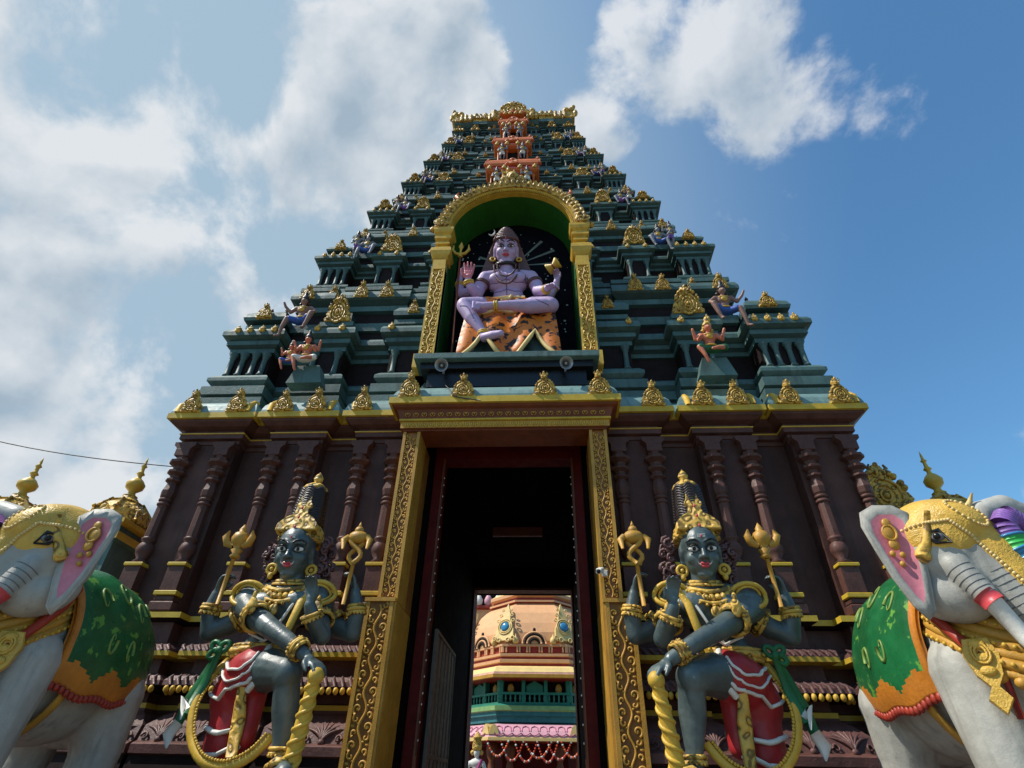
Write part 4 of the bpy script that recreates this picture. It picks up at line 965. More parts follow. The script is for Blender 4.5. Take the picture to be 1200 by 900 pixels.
    for k in (-1, 1): j.tube([t+Vector((k*.08, 0, .20)), t+Vector((k*.17, -.03, .22)), t+Vector((k*.21, -.05, .32)), t+Vector((k*.18, -.04, .42))], [.05, .06, .05, .01], 8, 0)
    fin(j, 'club_emblem', [JAMB])
    j = MB(); q = Vector((.90, -.20, 2.1)); j.tube([q, q+Vector((.03, 0, .55))], .03, 8, 0); t = q+Vector((.04, -.02, .57))
    for k in (-1, 1): j.tube([t+Vector((k*.10*sin(pi*u/8*1.6), -.03*k, .38*u/8)) for u in range(9)], .035, 8, 0)
    j.ball(t+Vector((0, 0, .40)), (.15, .10, .10), 0); j.ball(t+Vector((0, 0, .50)), (.07, .07, .07), 0); j.lathe([(.04, .55), (.02, .6), (0, .65)], 8, 0, c=t)
    for k in (-1, 1): j.tube([t+Vector((k*.14, 0, .40)), t+Vector((k*.20, -.04, .34)), t+Vector((k*.18, -.06, .2))], [.05, .05, .02], 8, 0)
    fin(j, 'trident_emblem', [JAMB])
    # bracket the bent leg's foot rests on
    j = MB(); j.sweep([(-.9, -.55), (1.15, -.55), (1.15, .5), (-.9, .5)], [(.08, -.9), (.08, -.12), (.14, -.10), (.14, -.02), (.1, .0)], [0]*4)
    fin(j, 'statue_base', [LOTUS])
    j = MB(); j.ball((.72, -.66, .03), (.28, .34, .10), 0, 16, 8); fin(j, 'foot_rest', [LOTUS])
    return root
guardian(1, 'blue-black four-armed guardian statue leaning on a yellow mace left of the doorway')
guardian(-1, 'blue-black four-armed guardian statue leaning on a yellow mace right of the doorway')
for s in (-1, 1):
    b = MB(); x0, x1 = sorted((s*1.75+s*.1, s*4.3)); b.sweep([(x0+.1, -2.65), (x1, -2.65), (x1, -1.2), (x0+.1, -1.2)], [(.1, 0), (.1, .25), (0, .3), (0, .56), (.06, .6), (.06, .65), (0, .66)], [0]*6)
    tag(b.build('statue_pedestal', [LOTUS]), 'rose brown pedestal under the guardian statue '+('left' if s < 0 else 'right')+' of the doorway', 'pedestal')

# ================================================================== the seated figure in the niche
def seated_god():
    root = empty('seated_deity_statue', (0, -.1, 9.14)); tag(root, 'large lilac seated four-armed statue on tiger skin inside the gold arched niche', 'statue')
    L = lambda x, y, z: (x, y+.1, z-9.14)          # from world to local
    hc = Vector(L(-.13, -.50, 13.10)); hh = .88; rx = R(33); rz = R(3); M = xfm(hc, hh, rx, rz)
    pr = head_prims(M, hh, rx, rz)
    pr += [('c', [(L(-.10, -.28, 12.35), .19), (L(-.13, -.42, 12.75), .18)]), ('e', L(-.08, -.22, 12.12), (.55, .28, .34), (.25, 0, 0)), ('e', L(-.30, -.42, 12.12), (.25, .12, .17), (.25, 0, 0)), ('e', L(.14, -.42, 12.12), (.25, .12, .17), (.25, 0, 0)),
           ('e', L(-.06, -.12, 11.72), (.40, .24, .36), (.2, 0, 0)), ('e', L(-.05, -.05, 11.35), (.42, .28, .30)),
           ('c', [(L(-.60, -.26, 12.30), .19), (L(-.08, -.26, 12.42), .17), (L(.44, -.26, 12.28), .19)]),
           # folded leg (picture right)
           ('c', [(L(.12, -.10, 11.15), .27), (L(.58, -.40, 11.08), .25), (L(.98, -.58, 10.98), .19)]), ('e', L(1.0, -.58, 10.94), (.2, .2, .2)),
           ('c', [(L(.98, -.58, 10.94), .18), (L(.50, -.70, 10.80), .18), (L(.0, -.78, 10.78), .12), (L(-.32, -.80, 10.76), .10), (L(-.58, -.84, 10.72), .09), (L(-.72, -.86, 10.74), .07)]),
           # hanging leg (picture left)
           ('c', [(L(-.22, -.1, 11.12), .27), (L(-.70, -.45, 11.08), .25), (L(-1.08, -.62, 10.98), .19)]),
           ('c', [(L(-1.08, -.62, 10.95), .19), (L(-.86, -.66, 10.5), .17), (L(-.60, -.68, 10.05), .105), (L(-.54, -.70, 9.85), .11), (L(-.32, -.86, 9.78), .10), (L(-.14, -.95, 9.74), .08)]),
           # front arms
           ('c', [(L(-.66, -.26, 12.28), .20), (L(-.80, -.26, 11.95), .17), (L(-.84, -.34, 11.62), .15), (L(-.98, -.58, 11.66), .12), (L(-1.04, -.68, 11.80), .085)]),
           ('c', [(L(.52, -.26, 12.26), .20), (L(.66, -.28, 11.95), .17), (L(.70, -.40, 11.62), .15), (L(.84, -.62, 11.42), .12), (L(.92, -.76, 11.34), .09)]),
           ('c', [(L(-.62, -.1, 12.25), .17), (L(-1.02, .0, 12.05), .14), (L(-1.32, -.06, 11.95), .13), (L(-1.36, -.16, 12.25), .10), (L(-1.34, -.22, 12.45), .075)]),
           ('c', [(L(.5, -.1, 12.25), .17), (L(.80, 0, 11.95), .14), (L(1.0, -.06, 11.82), .13), (L(1.16, -.14, 12.08), .10), (L(1.20, -.20, 12.24), .075)])]
    pr += hand_prims(L(.92, -.76, 11.33), (.7, -.55, -.1), (0, .1, -1), .21, .7, -1, .1)
    pr += hand_prims(L(-1.34, -.22, 12.44), (.1, -.1, 1), (1, -.2, 0), .19, .9, 1, .05)
    pr += hand_prims(L(1.20, -.20, 12.22), (-.05, -.1, 1), (-.5, -1, 0), .19, .6, 1, .12)
    for i in range(5): pr.append(('c', [(L(-.70, -.86, 10.70+.045*(i-2)), .04), (L(-.82, -.90, 10.70+.05*(i-2)), .035)]))
    blob('body', pr, LILAC, root, .019, 3, .5)
    sb_ = snapper(bpy.data.objects[[o for o in bpy.data.objects if o.parent == root and o.name.startswith('body')][0].name])
    b = MB()
    for P_ in ([(-.60, -.9, 12.02), (-.32, -.9, 11.93), (-.10, -.9, 12.02), (.12, -.9, 11.93), (.42, -.9, 12.02)], [(-.09, -.9, 12.25), (-.10, -.9, 11.95), (-.08, -.9, 11.55)], [(-.42, -.9, 11.78), (-.25, -.9, 11.70), (-.08, -.9, 11.76), (.1, -.9, 11.70), (.26, -.9, 11.78)],
               [(.52, -1.2, 11.06), (.70, -1.2, 10.86), (.95, -1.2, 10.80)], [(-1.16, -1.2, 10.82), (-.96, -1.2, 10.74), (-.86, -1.2, 10.5), (-.78, -1.2, 10.3)], [(-.02, -1.2, 10.86), (.3, -1.2, 10.94), (.6, -1.2, 11.0)]):
        b.tube([sb_(Vector(L(*p)), .0, (0, 1, 0)) for p in dense(P_, 6, 3)], .011, 5, 0)
    b.build('muscle_line', [mat('violet_line_paint', (.16, .09, .22), .5)], root)
    pm = hand_prims(L(-1.04, -.70, 11.82), (.05, -.15, 1), (0, -1, .15), .26, .1, -1, .12, .12); blob('open_palm', pm, PINKS, root, .014, 2, .5)
    face_parts(root, M, 1, hh, half=True)
    b = MB(); b.ball((0, -.385, .24), (.018, .012, .06), 0, 8, 6, M=M); b.build('third_eye', [LIP], root)
    hr = MB()
    for k in range(6): r = [.35, .32, .27, .21, .15, .08][k]; z = [.30, .37, .44, .52, .59, .65][k]; hr.tube([(r*cos(2*pi*i/24), .03+r*sin(2*pi*i/24), z) for i in range(24)], .055, 8, 0, closed=True, M=M); hr.ball((0, .03, z), (r, r, .06), 0, 14, 6, M=M)
    for i in range(18):
        a = pi+pi*i/17; hr.ball((.34*cos(a), .03+.36*sin(a), .30), (.045, .04, .06), 0, 8, 6, M=M)
    for k in (-1, 1):
        for q in range(7):
            hr.tube([M @ Vector((k*.33, .10, .25)), M @ Vector((k*(.38+.02*q), .12, -.15)), Vector(L(-.13+k*(.36+.05*q), -.30+.02*q, 12.62-.03*q)), Vector(L(-.13+k*(.50+.055*q), -.40+.03*q, 12.32-.05*q)), Vector(L(-.13+k*(.52+.07*q), -.42+.03*q, 11.95+.02*q if k > 0 else 12.2))], [.06, .06, .05, .035, .015], 6, 0)
    hr.build('matted_hair', [HAIRB], root)
    b = MB(); b.tube([M @ Vector((-.44+.1*cos(R(a)), -.16, .50+.1*sin(R(a)))) for a in range(-150, 60, 20)], [.006, .014, .02, .024, .026, .026, .024, .02, .014, .01, .006], 6, 0); b.build('crescent', [WHITE], root)
    b = MB(); c = [Vector(L(-.42, -.35, 12.72)), Vector(L(-.50, -.25, 12.85)), Vector(L(-.52, -.2, 13.05)), Vector(L(-.50, -.25, 13.22))]; b.tube(c, [.05, .07, .12, .09], 10, 0, flat=.5, upv=(0, 1, 0)); b.tube([(x-.13+.30*cos(R(a)), 0, 0) for x in () for a in ()] or [Vector(L(-.13+.27*cos(R(a)), -.34+.22*sin(R(a)), 12.58+.04*cos(R(a*2)))) for a in range(0, 360, 20)], .05, 8, 0, closed=True); b.build('cobra', [HAIR], root)
    b = MB(); 
    n = 44
    for k in range(n):
        t = k/(n-1)*pi; b.ball(L(-.10-.33*cos(t), -.46-.10*sin(t), 12.55-.78*sin(t)), .032, 0, 7, 5)
    for k in range(30):
        t = k/29*pi; b.ball(L(-.10-.24*cos(t), -.50-.08*sin(t), 12.52-.5*sin(t)), .026, 0, 7, 5)
    b.build('bead_necklace', [HAIRB], root)
    for k in (-1, 1):
        b = MB(); e0 = Vector(M @ Vector((k*.39, -.06, -.30))); b.tube(ringpts(e0, .065, (0, 1, 0), 14), .028, 6, 0, closed=True); b.build('earring', [GOLDP], root)
    for c, ax, r in ((L(-.73, -.26, 12.06), (-.1, 0, -.3), .19), (L(.61, -.27, 12.05), (.1, 0, -.3), .19), (L(-1.02, -.64, 11.74), (-.05, -.1, .2), .11), (L(.90, -.70, 11.36), (.15, -.2, -.1), .10), (L(-.56, -.68, 9.98), (0, 0, 1), .12), (L(-.30, -.79, 10.76), (1, 0, 0), .11), (L(1.12, -.13, 12.02), (.1, 0, .3), .11), (L(-1.36, -.14, 12.2), (0, 0, 1), .10)):
        b = MB()
        for q in range(2): b.tube(ringpts(Vector(c)+Vector(ax).normalized()*(q-.5)*.05, r, ax, 18), .028, 6, 0, closed=True)
        b.build('bracelet', [HAIRB if r > .15 else GOLDP], root)
    blob('tiger_skin_skirt', [('e', L(-.05, -.05, 11.25), (.48, .36, .22)), ('c', [(L(-.1, -.2, 11.15), .31), (L(-.55, -.38, 11.12), .27)]), ('c', [(L(.0, -.2, 11.12), .31), (L(.30, -.32, 11.12), .28)])], TIGER, root, .03, 3)
    b = MB(); b.tube([L(-.45, -.36, 11.42), L(-.1, -.48, 11.34), L(.36, -.36, 11.44)], .06, 8, 0, flat=.7); b.tube([L(.05, -.5, 11.40), L(.0, -.58, 11.2), L(-.2, -.62, 11.15)], .04, 6, 0); b.build('waist_band', [CREAM], root)
    # rock seat with draped tiger skin
    blob('rock_seat', [('e', L(-.1, .05, 10.0), (1.05, .5, .95)), ('e', L(-.85, -.15, 9.7), (.42, .35, .6)), ('e', L(.75, -.15, 9.75), (.5, .38, .75)), ('e', L(.0, .0, 10.6), (.8, .5, .35)), ('e', L(.55, -.4, 9.9), (.2, .15, .25)), ('e', L(.85, -.4, 9.7), (.2, .15, .25))], ROCK, root, .05, 2)
    b = MB(); rows = []
    nx = 28
    vs = []; fs = []
    for i in range(nx+1):
        t = i/nx; x = -1.05+2.15*t
        for k in range(7):
            u = k/6; z = 10.88-(.25+1.45*(.42+.58*abs(sin(t*pi*2.0+1.57))))*u; y = -.46-.30*sin(u*1.5)-.05*sin(t*22)
            vs.append(L(x*(1+.10*u), y, z))
    for i in range(nx):
        for k in range(6): a = i*7+k; fs.append((a, a+1, a+8, a+7))
    vs2 = [(x, y+.07, z) for x, y, z in vs]; o = len(vs)
    fs2 = [tuple(o+q for q in f[::-1]) for f in fs]
    edge = []
    for i in range(nx): a = i*7+6; edge.append((a, a+o, a+o+7, a+7)); a = i*7; edge.append((a+7, a+o+7, a+o, a))
    b.add(vs+vs2, fs+fs2+edge, 0, True); ts = b.build('tiger_skin', [TIGER], root)
    b = MB(); b.tube([vs[i*7+6] for i in range(nx+1)], .05, 8, 0); b.tube([Vector(vs[i*7])+Vector((0, -.02, 0)) for i in range(nx+1)], .055, 8, 0); b.build('skin_border', [CREAM], ts)
    # trident, drum
    b = MB(); b.tube([L(-1.36, -.42, 13.0), L(-1.33, -.30, 9.6)], .028, 8, 0); t = Vector(L(-1.36, -.42, 12.98)); b.lathe([(.04, 0), (.07, .03), (.04, .06)], 10, 1, c=t)
    b.tube([t+Vector((-.20, 0, .50)), t+Vector((-.22, 0, .28)), t+Vector((-.13, 0, .14)), t+Vector((0, 0, .10)), t+Vector((.13, 0, .14)), t+Vector((.22, 0, .28)), t+Vector((.20, 0, .50))], [.008, .045, .04, .04, .04, .045, .008], 8, 1); b.tube([t, t+Vector((0, 0, .30)), t+Vector((0, 0, .40)), t+Vector((0, 0, .62))], [.03, .03, .07, .005], 8, 1); b.build('trident', [RUST, GOLDP], root)
    b = MB(); q = Vector(L(1.10, -.42, 12.52)); Mq = Matrix.Translation(q) @ Matrix.Rotation(R(70), 4, 'Y') @ Matrix.Rotation(R(30), 4, 'X'); b.lathe([(.0, -.17), (.15, -.17), (.16, -.14), (.06, 0), (.16, .14), (.15, .17), (0, .17)], 18, 0, M=Mq); b.lathe([(.075, -.02), (.075, .02)], 12, 1, M=Mq); b.build('hand_drum', [GOLDP, REDP], root)
seated_god()

# ================================================================== elephants
def elephant(s, label, loc):
    """right-hand figure is s=+1; the left one is its mirror image"""
    root = empty('elephant_statue', (loc[0]*s, loc[1], loc[2])); tag(root, label, 'statue', 'decorated elephant statues flanking the gateway')
    HEADP = ('trunk_wrinkles', 'tusk', 'eye', 'ear', 'ear_ornament', 'ear_tassel', 'bead_trim')
    def fin(b, name, mats, par=None):
        if name in HEADP: b.v = [tuple(H+(Vector(p)-H)*hs) for p in b.v]
        if s < 0: b.v = [(-x, y, z) for x, y, z in b.v]; b.f = [f[::-1] for f in b.f]
        return b.build(name, mats, par or root)
    def hsc(ps):
        out = []
        for p in ps:
            if p[0] == 'c': out.append(('c', [(H+(Vector(a)-H)*hs, r_*hs) for a, r_ in p[1]]))
            else: out.append(('e', H+(Vector(p[1])-H)*hs, tuple(r_*hs for r_ in p[2]))+tuple(p[3:]))
        return out
    ya = R(50); hd = Vector((sin(ya), -cos(ya), 0)); sd = Vector((-cos(ya), -sin(ya), 0))   # sd: towards the viewer's left/near side
    H = Vector((-.42, -1.16, 2.76)); hs = 1.0; PI_ = R(27); Zw = Vector((0, 0, 1)); Z = Zw*cos(PI_)+hd*sin(PI_); hd = hd*cos(PI_)-Zw*sin(PI_); q = (PI_, 0, ya)
    pr = [('e', (0, .15, 1.93), (.74, 1.15, .93)), ('e', (0, -.62, 1.95), (.62, .62, .72)), ('e', (0, .9, 1.85), (.66, .6, .84)),
          ('c', [((0, -.6, 2.2), .54), ((-.02, -.95, 2.5), .45), (H, .38)])]
    pr += hsc([('e', H-hd*.06, (.42, .46, .50), q), ('e', H+Z*.26+sd*.16, (.24, .30, .24), q), ('e', H+Z*.20-sd*.14, (.22, .28, .22), q),
          ('e', H+hd*.04-Z*.22, (.34, .40, .36), q), ('e', H+hd*.05-Z*.42+sd*.08, (.28, .36, .24), q)])
    TR = [(H+hd*.12+Z*.06, .34), (H+hd*.32-Z*.08, .295), (H+hd*.55-Z*.26, .25), (H+hd*.80-Z*.46, .215), (H+hd*1.06-Z*.66, .185), (H+hd*1.36-Z*.80, .165), (H+hd*1.7-Z*.84, .15), (H+hd*2.0-Z*.7, .13)]
    pr += hsc([('c', TR)])
    pr += [('c', [((k*.40, -.72, 1.75), .36), ((k*.44, -.80, 1.1), .30), ((k*.46, -.84, .5), .26), ((k*.46, -.86, .08), .27)]) for k in (-1, 1)]
    pr += [('c', [((k*.40, .85, 1.6), .40), ((k*.44, .95, 1.0), .29), ((k*.45, .88, .5), .24), ((k*.45, .86, .08), .25)]) for k in (-1, 1)]
    for k in (-1, 1):      # tusk sheaths
        a = H+hd*.12-Z*.14+sd*.30*k; pr += hsc([('c', [(a, .13), (a+hd*.14-Z*.12+sd*.02*k, .12), (a+hd*.27-Z*.23+sd*.04*k, .105)])])
    bo = blob('body', pr, ELE, root, .027, 4, .5, s); snb = snapper(bo, s)
    # wrinkles round trunk and sheath
    b = MB()
    def along(ch, n):
        out = []
        for i in range(n):
            f = i/(n-1)*(len(ch)-1); k = min(int(f), len(ch)-2); t = f-k; p = Vector(ch[k][0]).lerp(Vector(ch[k+1][0]), t); out.append((p, ch[k][1]*(1-t)+ch[k+1][1]*t, (Vector(ch[k+1][0])-Vector(ch[k][0])).normalized()))
        return out
    for p, r, ax in along(TR, 34)[6:]:
        a = ax.cross(Z).normalized(); u = a.cross(ax).normalized()
        run = []
        for t in list(range(-60, 241, 12))+[None]:
            q_ = None
            if t is not None:
                o_ = p+ax*.03*sin(R(t)); q_ = snb(o_, .0, a*cos(R(t))+u*sin(R(t)))
                if (q_-o_).length > r*1.22: q_ = None
            if q_ is None:
                if len(run) > 3: b.tube(run, [.002]+[.0065]*(len(run)-2)+[.002], 5, 0)
                run = []
            else: run.append(q_)
    for k in (-1, 1):
        a = H+hd*.12-Z*.14+sd*.30*k
        for p, r, ax in along([(a, .13), (a+hd*.14-Z*.12+sd*.02*k, .12), (a+hd*.27-Z*.23+sd*.04*k, .105)], 7)[1:]:
            o1 = ax.cross(Z).normalized(); o2 = o1.cross(ax).normalized(); sgn = -1 if o1.dot(sd*k) < 0 else 1
            run = []
            for t in range(-70, 86, 12):
                d_ = o1*sgn*cos(R(t))+o2*sin(R(t)); q_ = snb(p, .0, d_)
                if (q_-p).length < r*1.25: run.append(q_)
            if len(run) > 3: b.tube(run, [.002]+[.006]*(len(run)-2)+[.002], 5, 0)
    fin(b, 'trunk_wrinkles', [ELINE])
    for k in (1, -1):
        b = MB(); a = H+hd*.40-Z*.38+sd*.345*k; P_ = [a, a+hd*.28-Z*.28+sd*.02*k, a+hd*.58-Z*.52, a+hd*.84-Z*.66]
        b.tube([a-hd*.04+Z*.02, a+hd*.05-Z*.04], [.108, .10], 14, 1); b.tube(P_, [.085, .07, .045, .012], 14, 0); b.ball(P_[-1], .02, 1, 8, 6); fin(b, 'tusk', [WHITE, LIP])
        b = MB(); e0 = H+sd*.405*k-hd*.02+Z*.08
        b.ball(e0, (.07, .07, .045), 0, 12, 8); b.ball(e0+sd*.05*k, .035, 1, 10, 8)
        b.tube([e0-hd*.12+sd*.02*k, e0+Z*.07+sd*.035*k, e0+hd*.12-Z*.02+sd*.01*k], [.008, .022, .008], 6, 1); b.tube([e0-hd*.12+sd*.02*k, e0-Z*.065+sd*.035*k, e0+hd*.12-Z*.02+sd*.01*k], [.008, .016, .008], 6, 1)
        fin(b, 'eye', [ELINE, BLACK])
    # ears
    for k in (1, -1):
        # k=+1 the ear facing the viewer
        out = [(-.02, .30), (.12, .40), (.34, .42), (.52, .34), (.56, .18), (.50, -.10), (.42, -.42), (.30, -.72), (.20, -.86), (.12, -.78), (.04, -.45), (-.02, -.1)]
        inn = [(.05, .22), (.14, .31), (.32, .32), (.44, .24), (.46, .10), (.41, -.14), (.34, -.40), (.25, -.62), (.19, -.70), (.14, -.60), (.08, -.35), (.04, -.05)]
        ex = Vector((-.93, .34, 0)) if k > 0 else Vector((.9, .35, 0)); ey = Vector((-.34, -.93, 0)) if k > 0 else Vector((-.35, .9, 0)); A = H+sd*.36*k-hd*.20+Zw*.04
        b = MB(); n = len(out)
        def mp(x, z, d): x, z = x*.86, z*.9; return A+ex*x*.9+Zw*z+ey*(d+.10*(x*x*3)-.04*abs(z))
        n = len(out)
        vs = [mp(x, z, .0) for x, z in out]+[mp(x, z, .045) for x, z in out]+[mp(x, z, .02) for x, z in inn]+[mp(.22, -.1, -.03)]+[mp(.22, -.1, -.06)]
        fs = []; mm = []
        for i in range(n):
            j = (i+1) % n; fs += [(i, j, n+j, n+i), (n+i, n+j, 2*n+j, 2*n+i), (2*n+i, 2*n+j, 3*n), (j, i, 3*n+1)]; mm += [0, 0, 1, 0]
        b.add(vs, fs, mm, True)
        b.tube([mp(x, z, .02) for x, z in out], .022, 6, 0, closed=True)
        eo = fin(b, 'ear', [ELE, EPINK])
        b = MB()
        for (x, z, r) in ((.26, .20, .05), (.28, .08, .07), (.27, -.06, .055), (.22, -.18, .03), (.33, -.16, .03), (.26, -.28, .028)): b.ball(mp(x, z, .03), (r, .025, r*1.1), 0, 10, 7)
        b.tube([mp(.27+.08*cos(t), .08+.09*sin(t), .04) for t in [2*pi*i/16 for i in range(16)]], .014, 6, 0, closed=True); fin(b, 'ear_ornament', [JAMB], eo)
        b = MB(); b.tube([A+sd*.02*k+hd*.08+Z*.30, A+sd*.07*k+hd*.12+Z*.05, A+sd*.05*k+hd*.10-Z*.12], [.035, .045, .06], 8, 0); b.ball(A+sd*.05*k+hd*.10-Z*.16, (.07, .07, .08), 0); fin(b, 'ear_tassel', [GOLD])
    # gold cap
    cap = [('e', H+Z*.12-hd*.09, (.445, .48, .46), q), ('e', H+Z*.31+sd*.12-hd*.02, (.30, .38, .25), q), ('e', H+Z*.26-sd*.14-hd*.02, (.24, .28, .22), q), ('c', [(H+hd*.14+Z*.20, .31), (H+hd*.34+Z*.06, .28), (H+hd*.57-Z*.14, .235), (H+hd*.80-Z*.35, .195)])]
    hb = blob('headpiece', hsc(cap), GOLDC, root, .025, 4, .5, s)
    sn = snapper(hb, s); un = lambda p: H+(Vector(p)-H)/hs; sc = lambda p: H+(Vector(p)-H)*hs
    b = MB()
    for k in (1, -1):
        P_ = [H-hd*.42+sd*.30*k+Z*.02, H-hd*.15+sd*.46*k+Z*.20, H+hd*.05+sd*.44*k+Z*.28, H+hd*.22+sd*.32*k+Z*.18, H+hd*.42+sd*.24*k+Z*.02, H+hd*.66+sd*.18*k-Z*.18]
        for a, c in zip(P_[:-1], P_[1:]):
            for t in range(8): b.ball(un(sn(sc(Vector(a).lerp(Vector(c), t/8)), .006)), .019, 0, 6, 5)
        for t in range(26):
            a = 2*pi*t/26; b.ball(un(sn(sc(H+hd*(.20+.22*cos(a))+sd*(.36-.05*cos(a)-.07*sin(a))*k+Z*(.46+.10*sin(a)-.10*cos(a))), .006)), .016, 0, 6, 5)
    b.tube([H+hd*.1+Z*.50, H+hd*.12+Z*.62, H+hd*.13+Z*.72], [.05, .025, .008], 8, 0); fin(b, 'bead_trim', [CREAM])
    # collar in several strands, with pendant
    b = MB()
    for w_, (dr, dz, th) in enumerate(((0, .10, .05), (.05, .02, .06), (.09, -.08, .055), (.11, -.17, .05), (.12, -.25, .05), (.13, -.34, .055), (.13, -.43, .04))):
        pts = []
        for i in range(30):
            a = 2*pi*i/30; x = cos(a); y = -sin(a)
            pts.append(Vector((.04+(.50+dr)*x, -.80+(.54+dr)*y, 2.36+dz+(.40 if y > 0 else -.42)*abs(y))))
        b.tube(pts, th, 8, 0, closed=True)
        if w_ in (1, 3, 5):
            for i in range(60):
                p = pts[i//2].lerp(pts[(i//2+1) % 30], (i % 2)/2); c_ = Vector((.04, -.8, p.z)); dd = (p-c_).normalized(); b.ball(p+dd*th, .022, 1, 6, 5)
        if w_ == 6:
            for i in range(30): b.ball(pts[i]-Zw*.05, (.06, .06, .055), 0, 8, 6)
    pc = Vector((.10, -1.50, 1.36)); b.ball(pc, (.19, .06, .22), 0, 16, 10)
    for r in (.14, .09, .05): b.tube(ringpts(pc+Vector((0, -.05, 0)), r, (0, 1, 0), 18), .018, 6, 0, closed=True)
    b.tube([pc+Zw*.2, pc+Zw*.45], .05, 6, 0); b.ball(pc-Zw*.24, (.05, .04, .07), 0)
    fin(b, 'collar', [JAMB, GOLDP])
    # saddle cloth
    b = MB(); nu, nv = 44, 110; vs = []; mm = []; fs = []
    def sp(u, v, o):
        y = -.62+1.75*u; yy = (y-.15)/1.25; k = math.sqrt(max(.08, 1-yy*yy*.75)); a = (v-.5)*R(236)
        fl = max(0, abs(a)-R(95))*.0
        return Vector(((.80+o)*k*sin(a)*(1 if abs(a) < pi/2 else 1.0)+(.10*max(0, abs(a)-pi/2))*(1 if a > 0 else -1), y, 1.97+(.97+o)*k*cos(a)+.02*sin(u*19)))
    for o in (0, .045):
        for i in range(nu+1):
            for k in range(nv+1): vs.append(sp(i/nu, k/nv, o))
    S = (nu+1)*(nv+1)
    for i in range(nu):
        for k in range(nv):
            a = i*(nv+1)+k; f = (a, a+1, a+nv+2, a+nv+1); g_ = 1 if (min(k, nv-1-k)/nv < .035+.03*abs(sin(i/nu*pi*3+.6)) or i < 2) else 0
            fs.append(tuple(S+q_ for q_ in f)[::-1]); mm.append(g_); fs.append(f); mm.append(g_)
    for i in range(nu):
        for k in (0, nv): a = i*(nv+1)+k; fs.append((a, a+nv+1, S+a+nv+1, S+a)); mm.append(1)
    for k in range(nv):
        for i in (0, nu): a = i*(nv+1)+k; fs.append((a, a+1, S+a+1, S+a)); mm.append(1)
    b.add(vs, fs, mm, True)
    so_ = fin(b, 'saddle_cloth', [EGREEN, EORNG])
    b = MB()
    for vv in (.27, .73):        # painted scroll relief on the cloth flank
        for (u0, v0, r, d) in ((.22, 0, .10, 1), (.42, .05, .12, -1), (.62, -.01, .11, 1), (.32, -.12, .08, -1), (.80, .04, .09, 1), (.52, -.14, .08, 1)):
            V0 = vv+(v0 if vv < .5 else -v0)
            b.tube([sp(u0+r*.5*(1-t/14)*cos(d*t*.55), V0+r*.55*(1-t/14)*sin(d*t*.55), .05) for t in range(12)], [.022*(1-t/16) for t in range(12)], 6, 0)
    fin(b, 'scroll_pattern', [mat('leaf_gold_green_paint', (.16, .26, .05), .45)] if s > 0 else [bpy.data.materials['leaf_gold_green_paint']], so_)
    b = MB()
    for v in (0.0, 1.0):
        for k in range(26): b.ball(sp(k/25, v, .03)-Zw*.03, (.035, .035, .05), 0, 7, 5)
    fin(b, 'fringe', [REDP], so_)
    # belly girth, shoulder straps, hanging gold ornament
    b = MB(); b.tube([(.76*sin(a), -.30, 1.86-.86*cos(a)) for a in [R(t) for t in range(-100, 101, 10)]], .06, 8, 0, flat=.5); fin(b, 'girth_strap', [JAMB])
    for k in (-1, 1):
        b = MB(); P_ = [Vector((k*.55, -.62, 2.55)), Vector((k*.66, -.85, 2.30)), Vector((k*.63, -1.05, 2.02)), Vector((k*.55, -1.18, 1.80))]; b.tube(P_, [.05, .06, .05, .05], 8, 1)
        c = P_[-1]; M_ = Matrix.Translation(c) @ Matrix.Rotation(R(30*k), 4, 'Z') @ Matrix.Rotation(R(-6), 4, 'X'); b.prism([(-.10, .16), (-.14, .02), (-.10, -.16), (-.03, -.26), (-.09, -.36), (0, -.48), (.09, -.36), (.03, -.26), (.10, -.16), (.14, .02), (.10, .16)], -.04, .03, 0, M=M_, bev=.015)
        for q_ in (.10, -.02, -.13): b.ball((0, -.045, q_), (.07, .03, .045), 0, 10, 6, M=M_)
        for q_ in (.07, .045): b.tube([(q_*cos(t), -.06, .02+q_*1.3*sin(t)) for t in [2*pi*i/14 for i in range(14)]], .012, 6, 0, closed=True, M=M_)
        b.tube([c+Vector((-.05*k, 0, .15)), c+Vector((-.12*k, -.02, -.1)), c+Vector((-.10*k, 0, -.5))], .03, 6, 1); fin(b, 'hanging_ornament', [GOLDC, REDP])
    # the neighbouring head of the same many-headed figure, mostly outside the picture
    G = Vector((.84, -.66, 2.82)); blob('second_head', [('c', [((.2, -.6, 2.2), .5), ((.9, -.8, 2.4), .40), (G+Vector((.45, .1, 0)), .40)]), ('e', G+Vector((.45, .1, 0)), (.42, .5, .46)), ('c', [(G+Vector((.3, -.25, .05)), .2), (G+Vector((-.30, -.62, .22)), .16), (G+Vector((-.62, -.70, .40)), .13), (G+Vector((-.86, -.70, .34)), .12), (G+Vector((-.92, -.68, .16)), .10)])], ELE, root, .03, 4, .5, s)
    b = MB(); P_ = [G+Vector((-.62, -.85, .12)), G+Vector((-.80, -.90, .22)), G+Vector((-.90, -.92, .10)), G+Vector((-.88, -.92, -.12)), G+Vector((-.80, -.92, -.34)), G+Vector((-.68, -.94, -.58)), G+Vector((-.5, -.98, -.80)), G+Vector((-.3, -1.0, -.95))]
    mt = []; ch = [(p, .095+.008*i) for i, p in enumerate(P_)]
    al = along(ch, 40)
